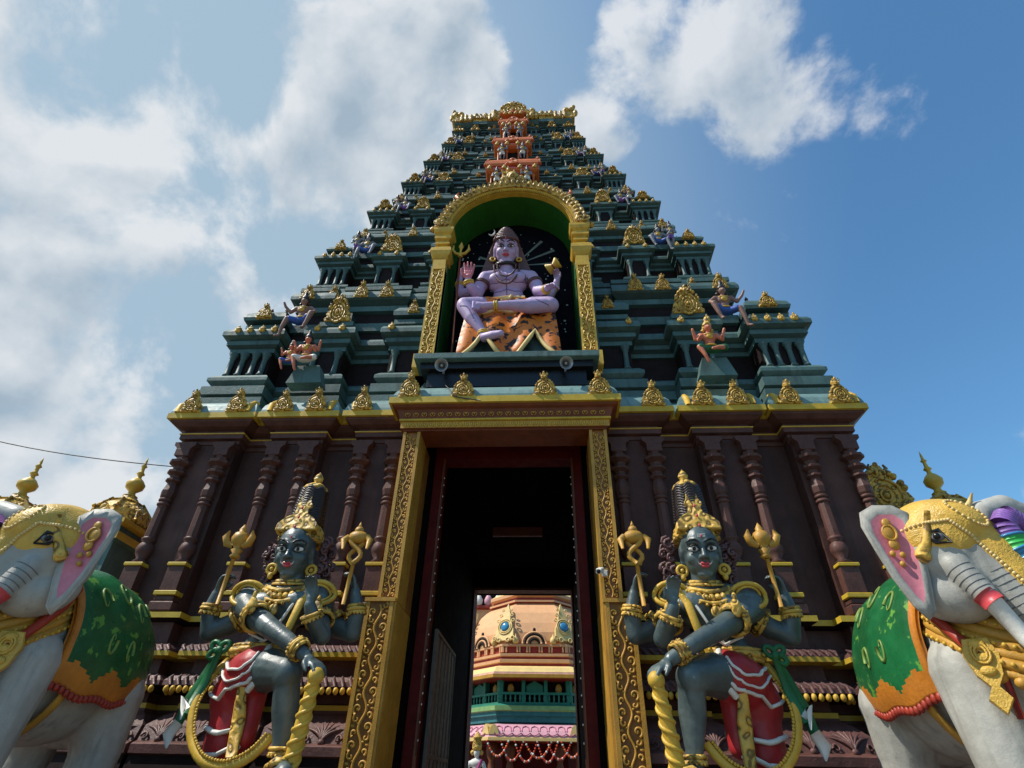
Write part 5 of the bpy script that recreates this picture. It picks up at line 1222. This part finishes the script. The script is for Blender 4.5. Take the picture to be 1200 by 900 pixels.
    for k in range(39):
        z_ = 0 if k < 14 or k > 30 else [1, 1, 3, 3, 2, 2, 3, 3, 1, 1, 3, 3, 0][min(12, (k-14)*13//16)]
        b.tube([al[k][0], al[k+1][0]+al[k][2]*.004], [al[k][1], al[k+1][1]], 14, z_)
        if k in (14, 17, 20, 23, 26, 29): b.tube(ringpts(al[k][0], al[k][1]+.004, al[k][2], 16), .014, 6, 3, closed=True)
    fin(b, 'painted_trunk', [PURP, CGREEN, LIP, BLUEG])
    b = MB(); b.tube([G+Vector((.15, -.4, .0)), G+Vector((-.25, -.8, .02)), G+Vector((-.50, -1.0, .05))], [.08, .06, .02], 12, 0); b.ball(G+Vector((-.28, -.42, .0)), .11, 1); fin(b, 'second_tusk', [WHITE, EPINK])
    return root
ELOC = (5.38, -2.95, .88)
elephant(1, 'white elephant statue with green saddle cloth right of the gateway, its head turned right', ELOC)
elephant(-1, 'white elephant statue with green saddle cloth left of the gateway, its head turned left', ELOC)
for s in (-1, 1):
    b = MB(); x0, x1 = sorted((s*4.5, s*6.5)); b.sweep([(x0, -4.3), (x1, -4.3), (x1, -1.6), (x0, -1.6)], [(.1, 0), (.1, .2), (0, .25), (0, .74), (.08, .78), (.08, .87), (0, .88)], [0]*6)
    tag(b.build('elephant_pedestal', [LOTUS]), 'rose brown pedestal under the elephant statue on the '+('left' if s < 0 else 'right'), 'pedestal')

# ================================================================== small stucco figures on the tower
FB = {}
def fig_meshes(kind, sx):
    key = (kind, sx)
    if key in FB: return FB[key]
    pr = [('e', (0, -.02, .93), (.085, .09, .11)), ('c', [((0, 0, .72), .05), ((0, -.01, .85), .045)]), ('e', (0, 0, .66), (.17, .10, .13)), ('e', (0, 0, .50), (.12, .09, .13)), ('e', (0, 0, .38), (.14, .11, .09)), ('c', [((-.17, 0, .74), .05), ((.17, 0, .74), .05)]), ('c', [((0, -.09, .93), .02), ((0, -.12, .91), .025)])]
    if kind == 'sit':
        pr += [('c', [((.07, 0, .36), .085), ((.28, -.18, .34), .07), ((.34, -.22, .10), .05), ((.38, -.22, -.14), .035), ((.44, -.28, -.17), .035)]),
               ('c', [((-.07, 0, .36), .085), ((-.28, -.16, .50), .07), ((-.22, -.20, .24), .05), ((-.16, -.22, .06), .035), ((-.16, -.30, .03), .035)]),
               ('c', [((.18, 0, .74), .055), ((.30, -.04, .60), .045), ((.42, -.10, .74), .035), ((.46, -.12, .84), .03)]), ('c', [((-.18, 0, .74), .055), ((-.32, -.04, .62), .045), ((-.30, -.16, .52), .035)])]
        cl = [('e', (0, 0, .37), (.17, .13, .10)), ('c', [((.07, 0, .36), .10), ((.24, -.15, .35), .085)]), ('c', [((-.07, 0, .37), .10), ((-.18, -.10, .44), .085)])]
    elif kind == 'four':
        pr += [('c', [((.07, 0, .36), .085), ((.30, -.14, .34), .065), ((.10, -.22, .30), .045), ((-.02, -.22, .28), .035)]), ('c', [((-.07, 0, .36), .085), ((-.28, -.14, .36), .065), ((-.20, -.20, .14), .045), ((-.14, -.2, -.04), .035)]),
               ('c', [((.18, 0, .74), .055), ((.30, 0, .62), .045), ((.36, -.06, .86), .035)]), ('c', [((-.18, 0, .74), .055), ((-.30, 0, .62), .045), ((-.36, -.06, .86), .035)]),
               ('c', [((.17, -.03, .70), .05), ((.27, -.1, .55), .042), ((.24, -.2, .62), .032)]), ('c', [((-.17, -.03, .70), .05), ((-.27, -.1, .55), .042), ((-.24, -.2, .62), .032)])]
        cl = [('e', (0, 0, .37), (.17, .13, .10)), ('c', [((.07, 0, .36), .10), ((.28, -.14, .34), .085)]), ('c', [((-.07, 0, .36), .10), ((-.26, -.13, .36), .085)])]
    else:
        pr += [('c', [((.07, 0, .36), .075), ((.10, -.06, .12), .055), ((.09, 0, -.12), .04), ((.10, -.08, -.14), .04)]), ('c', [((-.07, 0, .36), .075), ((-.16, -.10, .14), .055), ((-.10, 0, -.12), .04), ((-.12, -.08, -.14), .04)]),
               ('c', [((.18, 0, .74), .055), ((.26, -.02, .55), .045), ((.16, -.12, .48), .035)]), ('c', [((-.18, 0, .74), .055), ((-.30, -.02, .64), .045), ((-.30, -.08, .86), .035)])]
        cl = [('e', (0, 0, .37), (.16, .13, .09)), ('c', [((.07, 0, .36), .09), ((.09, -.04, .2), .07)]), ('c', [((-.07, 0, .36), .09), ((-.12, -.06, .22), .07)])]
    a = blob('body', pr, GREYS, None, .018, 3, .5, sx); c = blob('loincloth', cl, BLUEC, None, .022, 3, .5, sx)
    h = MB(); h.lathe([(.10, .96), (.105, 1.0), (.08, 1.06), (.05, 1.10), (.05, 1.16), (.02, 1.22), (0, 1.24)], 12, 0); h.ball((0, .03, .95), (.11, .10, .11), 0); h.ball((.1, .03, .86), .05, 0); h.ball((-.1, .03, .86), .05, 0)
    j = MB(); j.tube([(.11*cos(t), -.02+.09*sin(t), .78-.03*(1-sin(t))) for t in [2*pi*i/16 for i in range(16)]], .016, 6, 0, closed=True); j.tube([(.15*cos(t), .115*sin(t), .44) for t in [2*pi*i/16 for i in range(16)]], .02, 6, 0, closed=True); j.ball((0, -.1, .66), (.08, .03, .07), 0, 8, 6)
    FB[key] = (a.data, c.data, h.mesh('headdress', [HAIR]), j.mesh('jewellery', [GOLDP]))
    bpy.data.objects.remove(a); bpy.data.objects.remove(c); return FB[key]
MV = {}
def recol(me, m_):
    k = (me.name, m_.name)
    if k not in MV:
        c = me.copy(); c.materials.clear(); c.materials.append(m_); MV[k] = c
    return MV[k]
def small_figure(kind, sx, loc, h, skin, cloth, head, label, group=None, tilt=12):
    r = empty('stucco_figure', loc); r.rotation_euler = (R(tilt), 0, 0); r.scale = (h, h, h); tag(r, label, 'statue', group)
    a, c, hd_, j = fig_meshes(kind, sx)
    put(recol(a, skin), 'body', r, (0, 0, 0)); put(recol(c, cloth), 'loincloth', r, (0, 0, 0)); put(recol(hd_, head), 'headdress', r, (0, 0, 0)); put(j, 'jewellery', r, (0, 0, 0))
    return r
SK = [BROWNS, GREYS, GREYS, BROWNS, GREYS, GREYS, BROWNS]; CL = [BLUEC, BLUEC, PURP, BLUEC, PURP, BLUEC, PURP]
NM = ['lowest', 'second', 'third', 'fourth', 'fifth', 'sixth', 'seventh']
DS = ['brown skinned stucco figure in blue loincloth', 'grey stucco figure in blue loincloth', 'grey stucco figure in purple loincloth', 'brown stucco figure in blue loincloth', 'grey stucco figure in purple loincloth', 'grey stucco figure in blue loincloth', 'brown stucco figure in purple loincloth']
for (ti, s, x, y, z, h, s_) in FIGSPOTS:
    if ti > 5: continue
    small_figure('sit', s, (x, y-.12, z-.22), h*.86, SK[ti], CL[ti], HAIR, DS[ti]+' sitting on the '+NM[ti]+' tier, '+('left' if s < 0 else 'right')+' of the arch', 'seated figures on the tower tiers')
for (ti, s, x, y, z, h) in FIG2:
    small_figure('stand', s, (x, y, z+h*.2), h, GREYS if ti % 2 else BROWNS, PURP if ti % 2 else WHITE, HAIR, ('grey' if ti % 2 else 'brown')+' stucco attendant standing by the corner roof of the '+NM[ti]+' tier on the '+('left' if s < 0 else 'right'), 'standing attendants on the tower tiers')
for (lx, hh, sk, ck, kd, lb) in ((-4.55, .86, ORNS, WHITE, 'four', 'larger orange stucco figure in white cloth on the lowest tier left of the arch'), (-4.92, .62, ORNS, BLUEC, 'four', 'smaller orange stucco figure in blue cloth on the lowest tier left'), (4.42, .95, ORNS, GREENC, 'four', 'gold crowned orange stucco figure in green cloth on the lowest tier right')):
    small_figure(kd, 1, (lx, -.66, 9.0 if hh > .7 else 9.05), hh, sk, ck, GOLD if lx > 0 else HAIR, lb)
for s in (-1, 1):
    b = MB(); b.prism([(s*4.5-.40, 8.72), (s*4.5-.26, 9.2), (s*4.5+.26, 9.2), (s*4.5+.40, 8.72)], -.62, -.3, 0); tag(b.build('figure_plinth', [TEAL]), 'teal plinth under the stucco figures on the lowest tier '+('left' if s < 0 else 'right')+' of the arch', 'plinth')
for i, (x, y, z, hw, H) in enumerate(OPF):
    for s in (-1, 1):
        small_figure('stand', s, (x+s*hw*.66, y-.02, z+.14*H*.4+.1), H*.30, GREYS, WHITE if i < 2 else GREYS, HAIR, 'grey standing stucco guardian on the '+('left' if s < 0 else 'right')+' of the '+['lowest', 'middle', 'topmost'][i]+' orange pavilion', 'grey guardians of the orange pavilions')
x, y, z, hw, H = OPF[0]
small_figure('four', 1, (x-.12, y-.25, z-.05), .62, GOLDP, GOLDP, GOLD, 'gold stucco figure seated before the lowest orange pavilion above the arch')

# ================================================================== fittings on the facade
def horn(x, aim, label):
    r = empty('horn_loudspeaker', (x, -1.06, 8.70)); tag(r, label, 'loudspeaker', 'horn loudspeakers under the niche shelf')
    M = Matrix.Translation((0, -.10, -.02)) @ Matrix.Scale(.8, 4) @ Matrix.Rotation(R(aim), 4, 'Z') @ Matrix.Rotation(R(118), 4, 'X')
    b = MB(); b.lathe([(.03, -.16), (.045, -.1), (.06, -.02), (.10, .06), (.165, .13), (.175, .135), (.17, .12), (.10, .045), (.05, -.02), (.02, -.06)], 20, 0, M=M, cap=False); b.build('horn', [METAL], r)
    b = MB(); b.lathe([(.055, -.34), (.065, -.33), (.065, -.17), (.03, -.15)], 14, 0, M=M); b.ball((0, 0, .03), (.05, .05, .06), 0, 12, 8, M=M); b.build('driver', [METAL], r)
    b = MB(); b.box(-.02, .02, -.14, .16, .02, .05, 0); b.box(-.02, .02, .10, .14, -.06, .12, 0); b.build('bracket', [METAL], r)
horn(-1.32, 2, 'grey horn loudspeaker under the left end of the niche shelf'); horn(1.25, 10, 'grey horn loudspeaker under the right end of the niche shelf')
r = empty('security_camera', (1.72, -.98, 4.45)); tag(r, 'small white security camera on the right door jamb', 'security camera')
b = MB(); b.box(-.04, .04, -.02, .05, -.05, .05, 0, bev=.008); b.build('mount', [WHITE], r)
b = MB(); M = Matrix.Translation((-.07, -.08, .02)) @ Matrix.Rotation(R(25), 4, 'X') @ Matrix.Rotation(R(-20), 4, 'Z'); b.box(-.045, .045, -.13, .06, -.04, .04, 0, M=M, bev=.01); b.lathe([(.035, 0), (.03, .01)], 12, 1, M=M @ Matrix.Translation((0, -.13, 0)) @ Matrix.Rotation(R(90), 4, 'X')); b.build('housing', [WHITE, BLACK], r)
# string of small unlit lamps down the passage frame
for s in (-1, 1):
    r = empty('lamp_string', (s*1.33, .30, 2.0)); tag(r, 'thin string of tiny white bulbs hanging down the '+('left' if s < 0 else 'right')+' inner door frame', 'light string')
    b = MB(); b.tube([(0, 0, 5.2), (0, .0, 0)], .006, 5, 0); b.build('wire', [CABLE], r)
    b = MB()
    for k in range(22): b.ball((-.012*s, -.012, .2+.22*k+.03*(k % 3)), (.012, .012, .018), 0, 6, 5)
    tag(b.build('bulb', [WHITE], r), kind='stuff')
# grille gate folded back inside on the left
r = empty('metal_gate', (-1.30, .9, .1)); tag(r, 'grey metal gate leaf folded back inside the doorway', 'gate')
GM = mat('gate_metal', (.12, .10, .085), .45, .3, 5)
b = MB(); b.box(-.03, .03, 0, .05, 0, 3.9, 0); b.box(-.03, .03, 2.4, 2.45, 0, 3.9, 0); b.box(-.03, .03, .05, 2.4, 3.84, 3.9, 0); b.box(-.03, .03, .05, 2.4, 0, .06, 0); b.box(-.03, .03, .05, 2.4, 1.9, 1.96, 0); b.build('gate_frame', [GM], r)
b = MB()
for k in range(6): b.box(-.012, .012, .12+.39*k, .12+.39*k+.24, .062, 3.838, 0)
b.build('gate_panel', [GM], r)
# overhead cable
b = MB(); A = Vector((-16, -1.2, 8.9)); B_ = Vector((-6.9, .6, 7.25)); pts = [A.lerp(B_, t/20)-Vector((0, 0, .5*sin(pi*t/20))) for t in range(21)]; b.tube(pts, .012, 5, 0); tag(b.build('overhead_cable', [CABLE]), 'thin dark cable sagging through the sky to the tower wall on the left', 'cable')

b = MB(); b.tube(dense([(-1.25, -.95, 8.33), (-1.1, -1.18, 8.05), (-1.0, -1.25, 7.83), (-.45, -1.25, 7.72)], 5, 2), .012, 5, 0); tag(b.build('loose_wire', [CABLE]), 'short dark wire trailing over the yellow edge above the doorway', 'cable')

# ================================================================== golden roof shrines beside the tower
def kalasha_dome(x, y, z, k, label, grp=None):
    r = empty('domed_shrine', (x, y, 0)); tag(r, label, 'shrine', grp)
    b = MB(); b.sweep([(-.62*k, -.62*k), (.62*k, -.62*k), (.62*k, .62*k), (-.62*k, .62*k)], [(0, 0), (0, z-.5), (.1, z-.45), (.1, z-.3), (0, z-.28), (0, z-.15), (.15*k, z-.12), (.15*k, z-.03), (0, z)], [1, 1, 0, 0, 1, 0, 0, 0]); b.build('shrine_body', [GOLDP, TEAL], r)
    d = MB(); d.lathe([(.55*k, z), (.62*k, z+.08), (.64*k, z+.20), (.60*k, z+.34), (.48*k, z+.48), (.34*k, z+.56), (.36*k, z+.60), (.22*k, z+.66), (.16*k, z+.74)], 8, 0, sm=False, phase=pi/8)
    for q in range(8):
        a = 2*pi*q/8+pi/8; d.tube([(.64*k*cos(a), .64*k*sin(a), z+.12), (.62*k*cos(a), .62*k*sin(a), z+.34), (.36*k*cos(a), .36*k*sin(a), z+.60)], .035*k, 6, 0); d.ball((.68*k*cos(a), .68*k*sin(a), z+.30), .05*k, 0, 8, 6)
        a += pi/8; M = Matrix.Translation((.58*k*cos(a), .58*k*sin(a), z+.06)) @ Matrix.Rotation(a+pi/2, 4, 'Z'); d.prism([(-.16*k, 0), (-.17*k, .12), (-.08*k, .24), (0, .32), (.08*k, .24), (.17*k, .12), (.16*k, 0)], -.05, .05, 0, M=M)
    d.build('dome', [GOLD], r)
    f = MB(); zz = z+.72; f.lathe([(.10*k, 0), (.17*k, .04), (.10*k, .08), (.08*k, .14), (.20*k, .24), (.22*k, .34), (.14*k, .44), (.06*k, .50), (.05*k, .56), (.10*k, .60), (.05*k, .66), (.04*k, .76), (.075*k, .80), (.035*k, .85), (.03*k, .92), (.0, 1.06)], 16, 0, c=(0, 0, zz)); f.build('finial', [GOLDP], r)
kalasha_dome(-8.62, 1, 6.02, .9, 'small gold domed shrine with finial between the left elephant and the tower', 'gold domed shrines'); kalasha_dome(-11.25, 1, 6.05, .95, 'small gold domed shrine with finial at the far left behind the elephant', 'gold domed shrines')
kalasha_dome(9.02, 1.0, 5.98, .82, 'small gold domed shrine whose finial rises behind the right elephant', 'gold domed shrines')
r = empty('gable_shrine', (8.05, 1.8, 0)); tag(r, 'teal shrine with a big gold horseshoe gable between the tower and the right elephant', 'shrine')
b = MB(); b.sweep([(-.5, -.4), (.5, -.4), (.5, .8), (-.5, .8)], [(0, 0), (0, 5.9), (.1, 5.95), (.1, 6.1), (0, 6.12), (0, 6.3), (.14, 6.34), (.14, 6.44), (0, 6.5), (0, 7.0), (-.2, 7.3)], [1, 0, 0, 0, 1, 0, 0, 0, 0, 0]); b.build('shrine_body', [TEAL, NICHE], r)
put(KUDUW, 'gable_crest', r, (0, -.52, 6.46), (0, 0, 0), (1.05, 1.2, 1.05))
for q in (-.42, .42):
    b = MB(); b.lathe([(.05, 0), (.08, .06), (.05, .14), (.03, .18), (.05, .22), (0, .34)], 8, 0, c=(q, -.5, 6.5)); b.build('finial', [ORNS], r)
for s in (-1, 1):
    b = MB(); x0, x1 = sorted((s*6.9, s*14)); b.box(x0, x1, 1.9, 2.2, 0, 4.6, 0); b.sweep([(x0, 1.9), (x1, 1.9), (x1, 2.2), (x0, 2.2)], [(.02, 4.6), (.1, 4.64), (.1, 4.74), (0, 4.8)], [1, 1, 1]); tag(b.build('compound_wall', [LOTUS, YEL]), 'rose brown compound wall with yellow coping on the '+('left' if s < 0 else 'right')+' side of the tower', 'wall')

# ================================================================== the shrine seen through the passage
SH = empty('octagonal_shrine', (0.05, 31, 0)); tag(SH, 'peach domed octagonal shrine with pink and green eaves seen through the doorway', 'shrine')
def octa(b, prof, mis):
    b.lathe([(r/cos(pi/8), z) for r, z in prof], 8, mis, sm=False, phase=pi/8)
b = MB(); octa(b, [(4.6, 0), (4.6, .6), (4.4, .62), (4.4, 3.4), (4.9, 3.5), (4.9, 3.72)], [3, 0, 2, 2, 2]); b.build('sanctum_wall', [MAROON, MAROON, MAROON, STONE], SH)
b = MB(); octa(b, [(4.8, 3.66), (5.95, 3.70), (6.05, 3.72), (6.05, 3.86), (6.0, 3.88), (5.98, 3.95), (5.8, 4.22), (5.55, 4.42), (5.3, 4.52), (4.9, 4.60)], [2, 1, 1, 1, 0, 0, 0, 0, 0]); eo = b.build('pink_eave', [ROSE, CREAM, REDP], SH)
b = MB()
for f in range(3):
    M = Matrix.Rotation((f-1)*pi/4, 4, 'Z')
    for k in range(9):
        x = -2.2+4.4*(k+.5)/9; b.tube([(x-.24, -5.99, 4.06), (x-.12, -6.02, 3.98), (x, -6.03, 3.95), (x+.12, -6.02, 3.98), (x+.24, -5.99, 4.06)], .03, 6, 0, M=M)
        b.tube([(x-.2, -5.86, 4.16), (x-.16, -5.66, 4.36), (x, -5.6, 4.42), (x+.16, -5.66, 4.36), (x+.2, -5.86, 4.16)], .025, 6, 0, M=M)
    for k in (-1, 1): b.prism([(k*2.2-.28, 4.0), (k*2.2-.16, 4.35), (k*2.2, 4.5), (k*2.2+.16, 4.35), (k*2.2+.28, 4.0)], -6.0, -5.5, 1, M=M)
b.build('lotus_petals', [mat('deep_rose_paint', (.42, .13, .22), .5), CREAM], eo)
b = MB(); octa(b, [(4.9, 4.6), (5.15, 4.64), (5.15, 4.9), (5.28, 4.95), (5.28, 5.15), (5.4, 5.2), (5.4, 5.42), (5.2, 5.5), (5.0, 5.56)], [0, 1, 1, 1, 2, 2, 0, 0]); b.build('green_moulding', [SGREEN, mat('shrine_teal_paint', (.03, .16, .17), .5), mat('leaf_green_paint', (.22, .38, .14), .5)], SH)
b = MB(); octa(b, [(4.5, 5.5), (4.5, 6.8)], [0]); b.build('dark_gallery', [NICHE], SH)
b = MB()
for f in range(3):
    M = Matrix.Rotation((f-1)*pi/4, 4, 'Z')
    b.box(-2.02, 2.02, -4.98, -4.86, 6.02, 6.14, 0, M=M); b.box(-2.02, 2.02, -4.99, -4.85, 5.56, 5.64, 0, M=M)
    for k in range(15):
        x = -1.95+3.9*k/14; b.lathe([(.06, 5.64), (.04, 5.72), (.07, 5.82), (.04, 5.93), (.06, 6.02)], 8, 0, M=M, c=(x, -4.92, 0))
    for x in (-1.95, -.65, .65, 1.95): b.box(x-.1, x+.1, -4.95, -4.6, 5.64, 6.75, 0, M=M)
b.build('balustrade', [SGREEN], SH)
b = MB()
for f in range(3):
    M = Matrix.Rotation((f-1)*pi/4, 4, 'Z')
    for x in (-1.4, 1.4): b.ball((x, -4.7, 6.35), (.2, .1, .26), 0, 12, 8, M=M)
    b.prism([(-.5, 6.16), (-.5, 6.5), (0, 6.75), (.5, 6.5), (.5, 6.16)], -4.8, -4.6, 1, M=M)
b.build('gallery_panel', [JAMB, SGREEN], SH)
b = MB(); octa(b, [(4.6, 6.74), (5.62, 6.78), (5.74, 6.8), (5.74, 6.98), (5.66, 7.0), (5.66, 7.1), (5.60, 7.12), (5.42, 7.36), (5.2, 7.46), (5.0, 7.5)], [3, 1, 1, 2, 2, 0, 0, 0, 0]); b.build('peach_eave', [CREAM, JAMB, mat('pale_pink_paint', (.75, .45, .35), .5), REDP], SH)
b = MB(); octa(b, [(4.9, 7.5), (4.9, 7.66), (5.0, 7.7), (5.0, 7.86), (4.86, 7.9), (4.86, 8.02), (4.95, 8.06), (4.95, 8.2), (4.7, 8.24), (4.6, 8.3), (4.6, 8.62), (4.74, 8.64), (4.74, 8.76), (4.5, 8.8)], [1, 0, 0, 0, 1, 0, 0, 0, 1, 1, 0, 0, 0]); b.build('peach_moulding', [PEACH, REDP], SH)
for f in range(3):
    M = Matrix.Rotation((f-1)*pi/4, 4, 'Z')
    for x in (-1.9, -1.72, -1.05, -.9, -.45, -.3, .3, .45, .9, 1.05, 1.72, 1.9):
        b = MB(); b.box(x-.05, x+.05, -4.72, -4.58, 8.3, 8.64, 0, M=M); b.build('parapet_post', [PEACH], SH)
b = MB(); octa(b, [(4.45, 8.78), (4.52, 9.0), (4.48, 9.5), (4.25, 10.1), (3.85, 10.8), (3.35, 11.3), (3.0, 11.55), (2.95, 11.62)], [0]*7); dm = b.build('dome', [PEACH], SH)
b = MB(); octa(b, [(2.9, 11.6), (3.15, 11.66), (3.15, 11.78), (2.9, 11.84), (2.9, 12.0), (3.1, 12.1), (3.1, 12.3), (2.6, 12.6), (1.8, 13.2), (.8, 13.8)], [1, 0, 0, 1, 0, 0, 2, 2, 2]); b.build('dome_collar', [PEACH, REDP, CREAM], SH)
b = MB(); b.lathe([(.5, 13.7), (.7, 13.9), (.8, 14.3), (.4, 14.7), (.2, 14.9), (.25, 15.1), (0, 15.8)], 16, 0); b.build('finial', [GOLDP], SH)
for f in range(4):
    a = (f-1.5)*pi/4
    M = Matrix.Rotation(a, 4, 'Z') @ Matrix.Translation((0, -4.92, 8.95)) @ Matrix.Rotation(R(-15), 4, 'X')
    b = MB(); b.prism([(-.5, 0), (-.62, .25), (-.58, .7), (-.42, 1.05), (-.3, 1.25), (-.22, 1.7), (-.1, 2.1), (.0, 2.4), (.1, 2.1), (.22, 1.7), (.3, 1.25), (.42, 1.05), (.58, .7), (.62, .25), (.5, 0)], -.10, .1, 0, M=M)
    for k in (-1, 1):
        for (x, z, r) in ((.5, 1.25, .10), (.38, 1.6, .09), (.28, 1.95, .07), (.62, .12, .12), (.3, .02, .12)): b.tube([(k*x+r*cos(t), -.12, z+r*sin(t)) for t in [2*pi*i/10 for i in range(10)]], .035, 6, 0, closed=True, M=M)
    for r in (.36, .47): b.tube([(r*cos(t), -.13, .85+r*sin(t)) for t in [2*pi*i/24 for i in range(24)]], .04, 6, 0, closed=True, M=M)
    mo = b.build('peacock_motif', [CREAM], SH); b = MB(); b.ball((0, -.12, .85), (.28, .12, .29), 0, 20, 12, M=M); b.build('blue_boss', [BLUEG], mo)
for f in range(3):
    M = Matrix.Rotation((f-1)*pi/4, 4, 'Z') @ Matrix.Translation((0, -4.72, 8.78)); b = MB()
    for r, m_ in ((.72, 0), (.58, 1), (.44, 0), (.28, 1)): b.tube([(r*cos(R(t)), -.02-.05*(1-r), r*.9*sin(R(t))) for t in range(0, 181, 12)], .07, 6, m_, M=M)
    b.prism([(x*.65, z*.6) for x, z in [(cos(R(t)), sin(R(t))) for t in range(0, 181, 15)]], -.02, .1, 0, M=M); b.ball((0, 0, .78), (.1, .08, .14), 1, 8, 6, M=M)
    b.build('horseshoe_gable', [PEACH, NICHE], SH)
    b = MB()
    for x in (-1.15, 1.15): b.lathe([(.14, 0), (.2, .12), (.16, .3), (.05, .42), (.0, .6)], 10, 0, M=M, c=(x, 0, 0))
    b.build('urn', [CREAM], SH)
for k in (-1, 1):
    for x in (1.35, 2.35):
        b = MB(); b.lathe([(.22, 0), (.22, 2.2), (.16, 2.25), (.2, 2.6), (.14, 2.8), (.26, 3.0), (.3, 3.3), (.3, 3.66)], 12, 0, c=(k*x, -5.2, 0)); b.build('shrine_column', [RUST], SH)
b = MB(); octa(b, [(4.3, .62), (4.3, 3.3)], [0]); b.build('sanctum', [BLACK], SH)
RH = empty('rear_hall', (0, 40, 0)); tag(RH, 'pink and maroon temple hall rising behind the peach dome', 'building')
b = MB(); b.box(-12, 12, 0, 6, 0, 14.2, 0); b.sweep([(-12, 0), (12, 0), (12, 6), (-12, 6)], [(0, 14.2), (.3, 14.3), (.3, 14.5), (0, 14.6), (0, 15.6), (.2, 15.7), (.2, 16.0), (0, 16.2), (0, 18.5)], [1, 1, 2, 2, 1, 1, 2, 0]); b.build('wall', [PEACH, REDP, NICHE], RH)
for k in range(-8, 9):
    b = MB(); b.lathe([(.2, 14.5), (.34, 14.7), (.36, 15.0), (.22, 15.3), (.08, 15.5), (0, 15.8)], 10, 0, c=(k*.85, -.1, 0)); b.build('lotus_bulb', [ROSE if k % 2 else WHITE], RH)

# garlands
GR = [mat('marigold_red', (.50, .05, .02), .7, .3, 12), WHITE, mat('marigold_orange', (.75, .20, .05), .7, .3, 12)]
for i, (xa, xb, sag) in enumerate(((-2.5, -1.35, .75), (-1.75, -.55, .95), (-1.0, .2, 1.0), (-.45, .95, .8), (.2, 1.3, 1.0), (.75, 2.0, .85), (1.5, 2.6, .75))):
    b = MB(); n = 22
    for k in range(n):
        t = k/(n-1); x = xa+(xb-xa)*t; z = 3.68-sag*4*t*(1-t)*.9-.0; b.ball((x, 24.98+.03*(i % 2), z), (.062, .062, .062), 1 if k % 4 == 1 else (0 if i % 3 else 2 if k % 2 else 0), 7, 5)
    tag(b.build('flower_garland', GR), 'red and white flower loop hanging '+['leftmost', 'second from the left', 'third from the left', 'in the middle', 'third from the right', 'second from the right', 'rightmost'][i]+' under the pink eave', 'garland', 'garlands looped under the shrine eave')
# small statue with gold crown before the shrine, at the left edge of the opening
r = empty('small_deity_statue', (-2.92, 24.0, 1.2)); tag(r, 'small white robed statue with tall gold crown at the lower left of the doorway view', 'statue')
blob('body', [('e', (0, 0, .9), (.28, .22, .5)), ('e', (0, 0, 1.45), (.36, .2, .22)), ('c', [((0, 0, 1.6), .1), ((0, 0, 1.75), .1)]), ('e', (0, -.02, 1.9), (.17, .18, .22)), ('c', [((.34, 0, 1.45), .11), ((.5, -.1, 1.1), .09), ((.3, -.25, 1.05), .07)]), ('c', [((-.34, 0, 1.45), .11), ((-.5, -.1, 1.1), .09), ((-.3, -.25, 1.05), .07)])], WHITE, r, .03, 3)
b = MB(); b.lathe([(.2, 1.98), (.24, 2.05), (.26, 2.2), (.2, 2.5), (.26, 2.55), (.2, 2.62), (.08, 2.75), (0, 2.9)], 14, 0); b.ball((-.22, 0, 1.9), .12, 0); b.ball((.22, 0, 1.9), .12, 0); b.build('crown', [GOLD], r)
b = MB(); b.tube([(.3, -.2, 1.6), (.1, -.3, 1.2), (.15, -.3, .5), (.35, -.25, .3)], .07, 8, 0); b.box(-.4, .4, -.35, .35, -1.6, .4, 1); b.build('robe_sash', [mat('magenta_cloth', (.45, .06, .22), .6), STONE], r)
for o in bpy.data.objects:
    if o.type == 'MESH' and o.name.split('.')[0] in ('body',) and not o.data.materials: o.data.materials.append(GREYS)
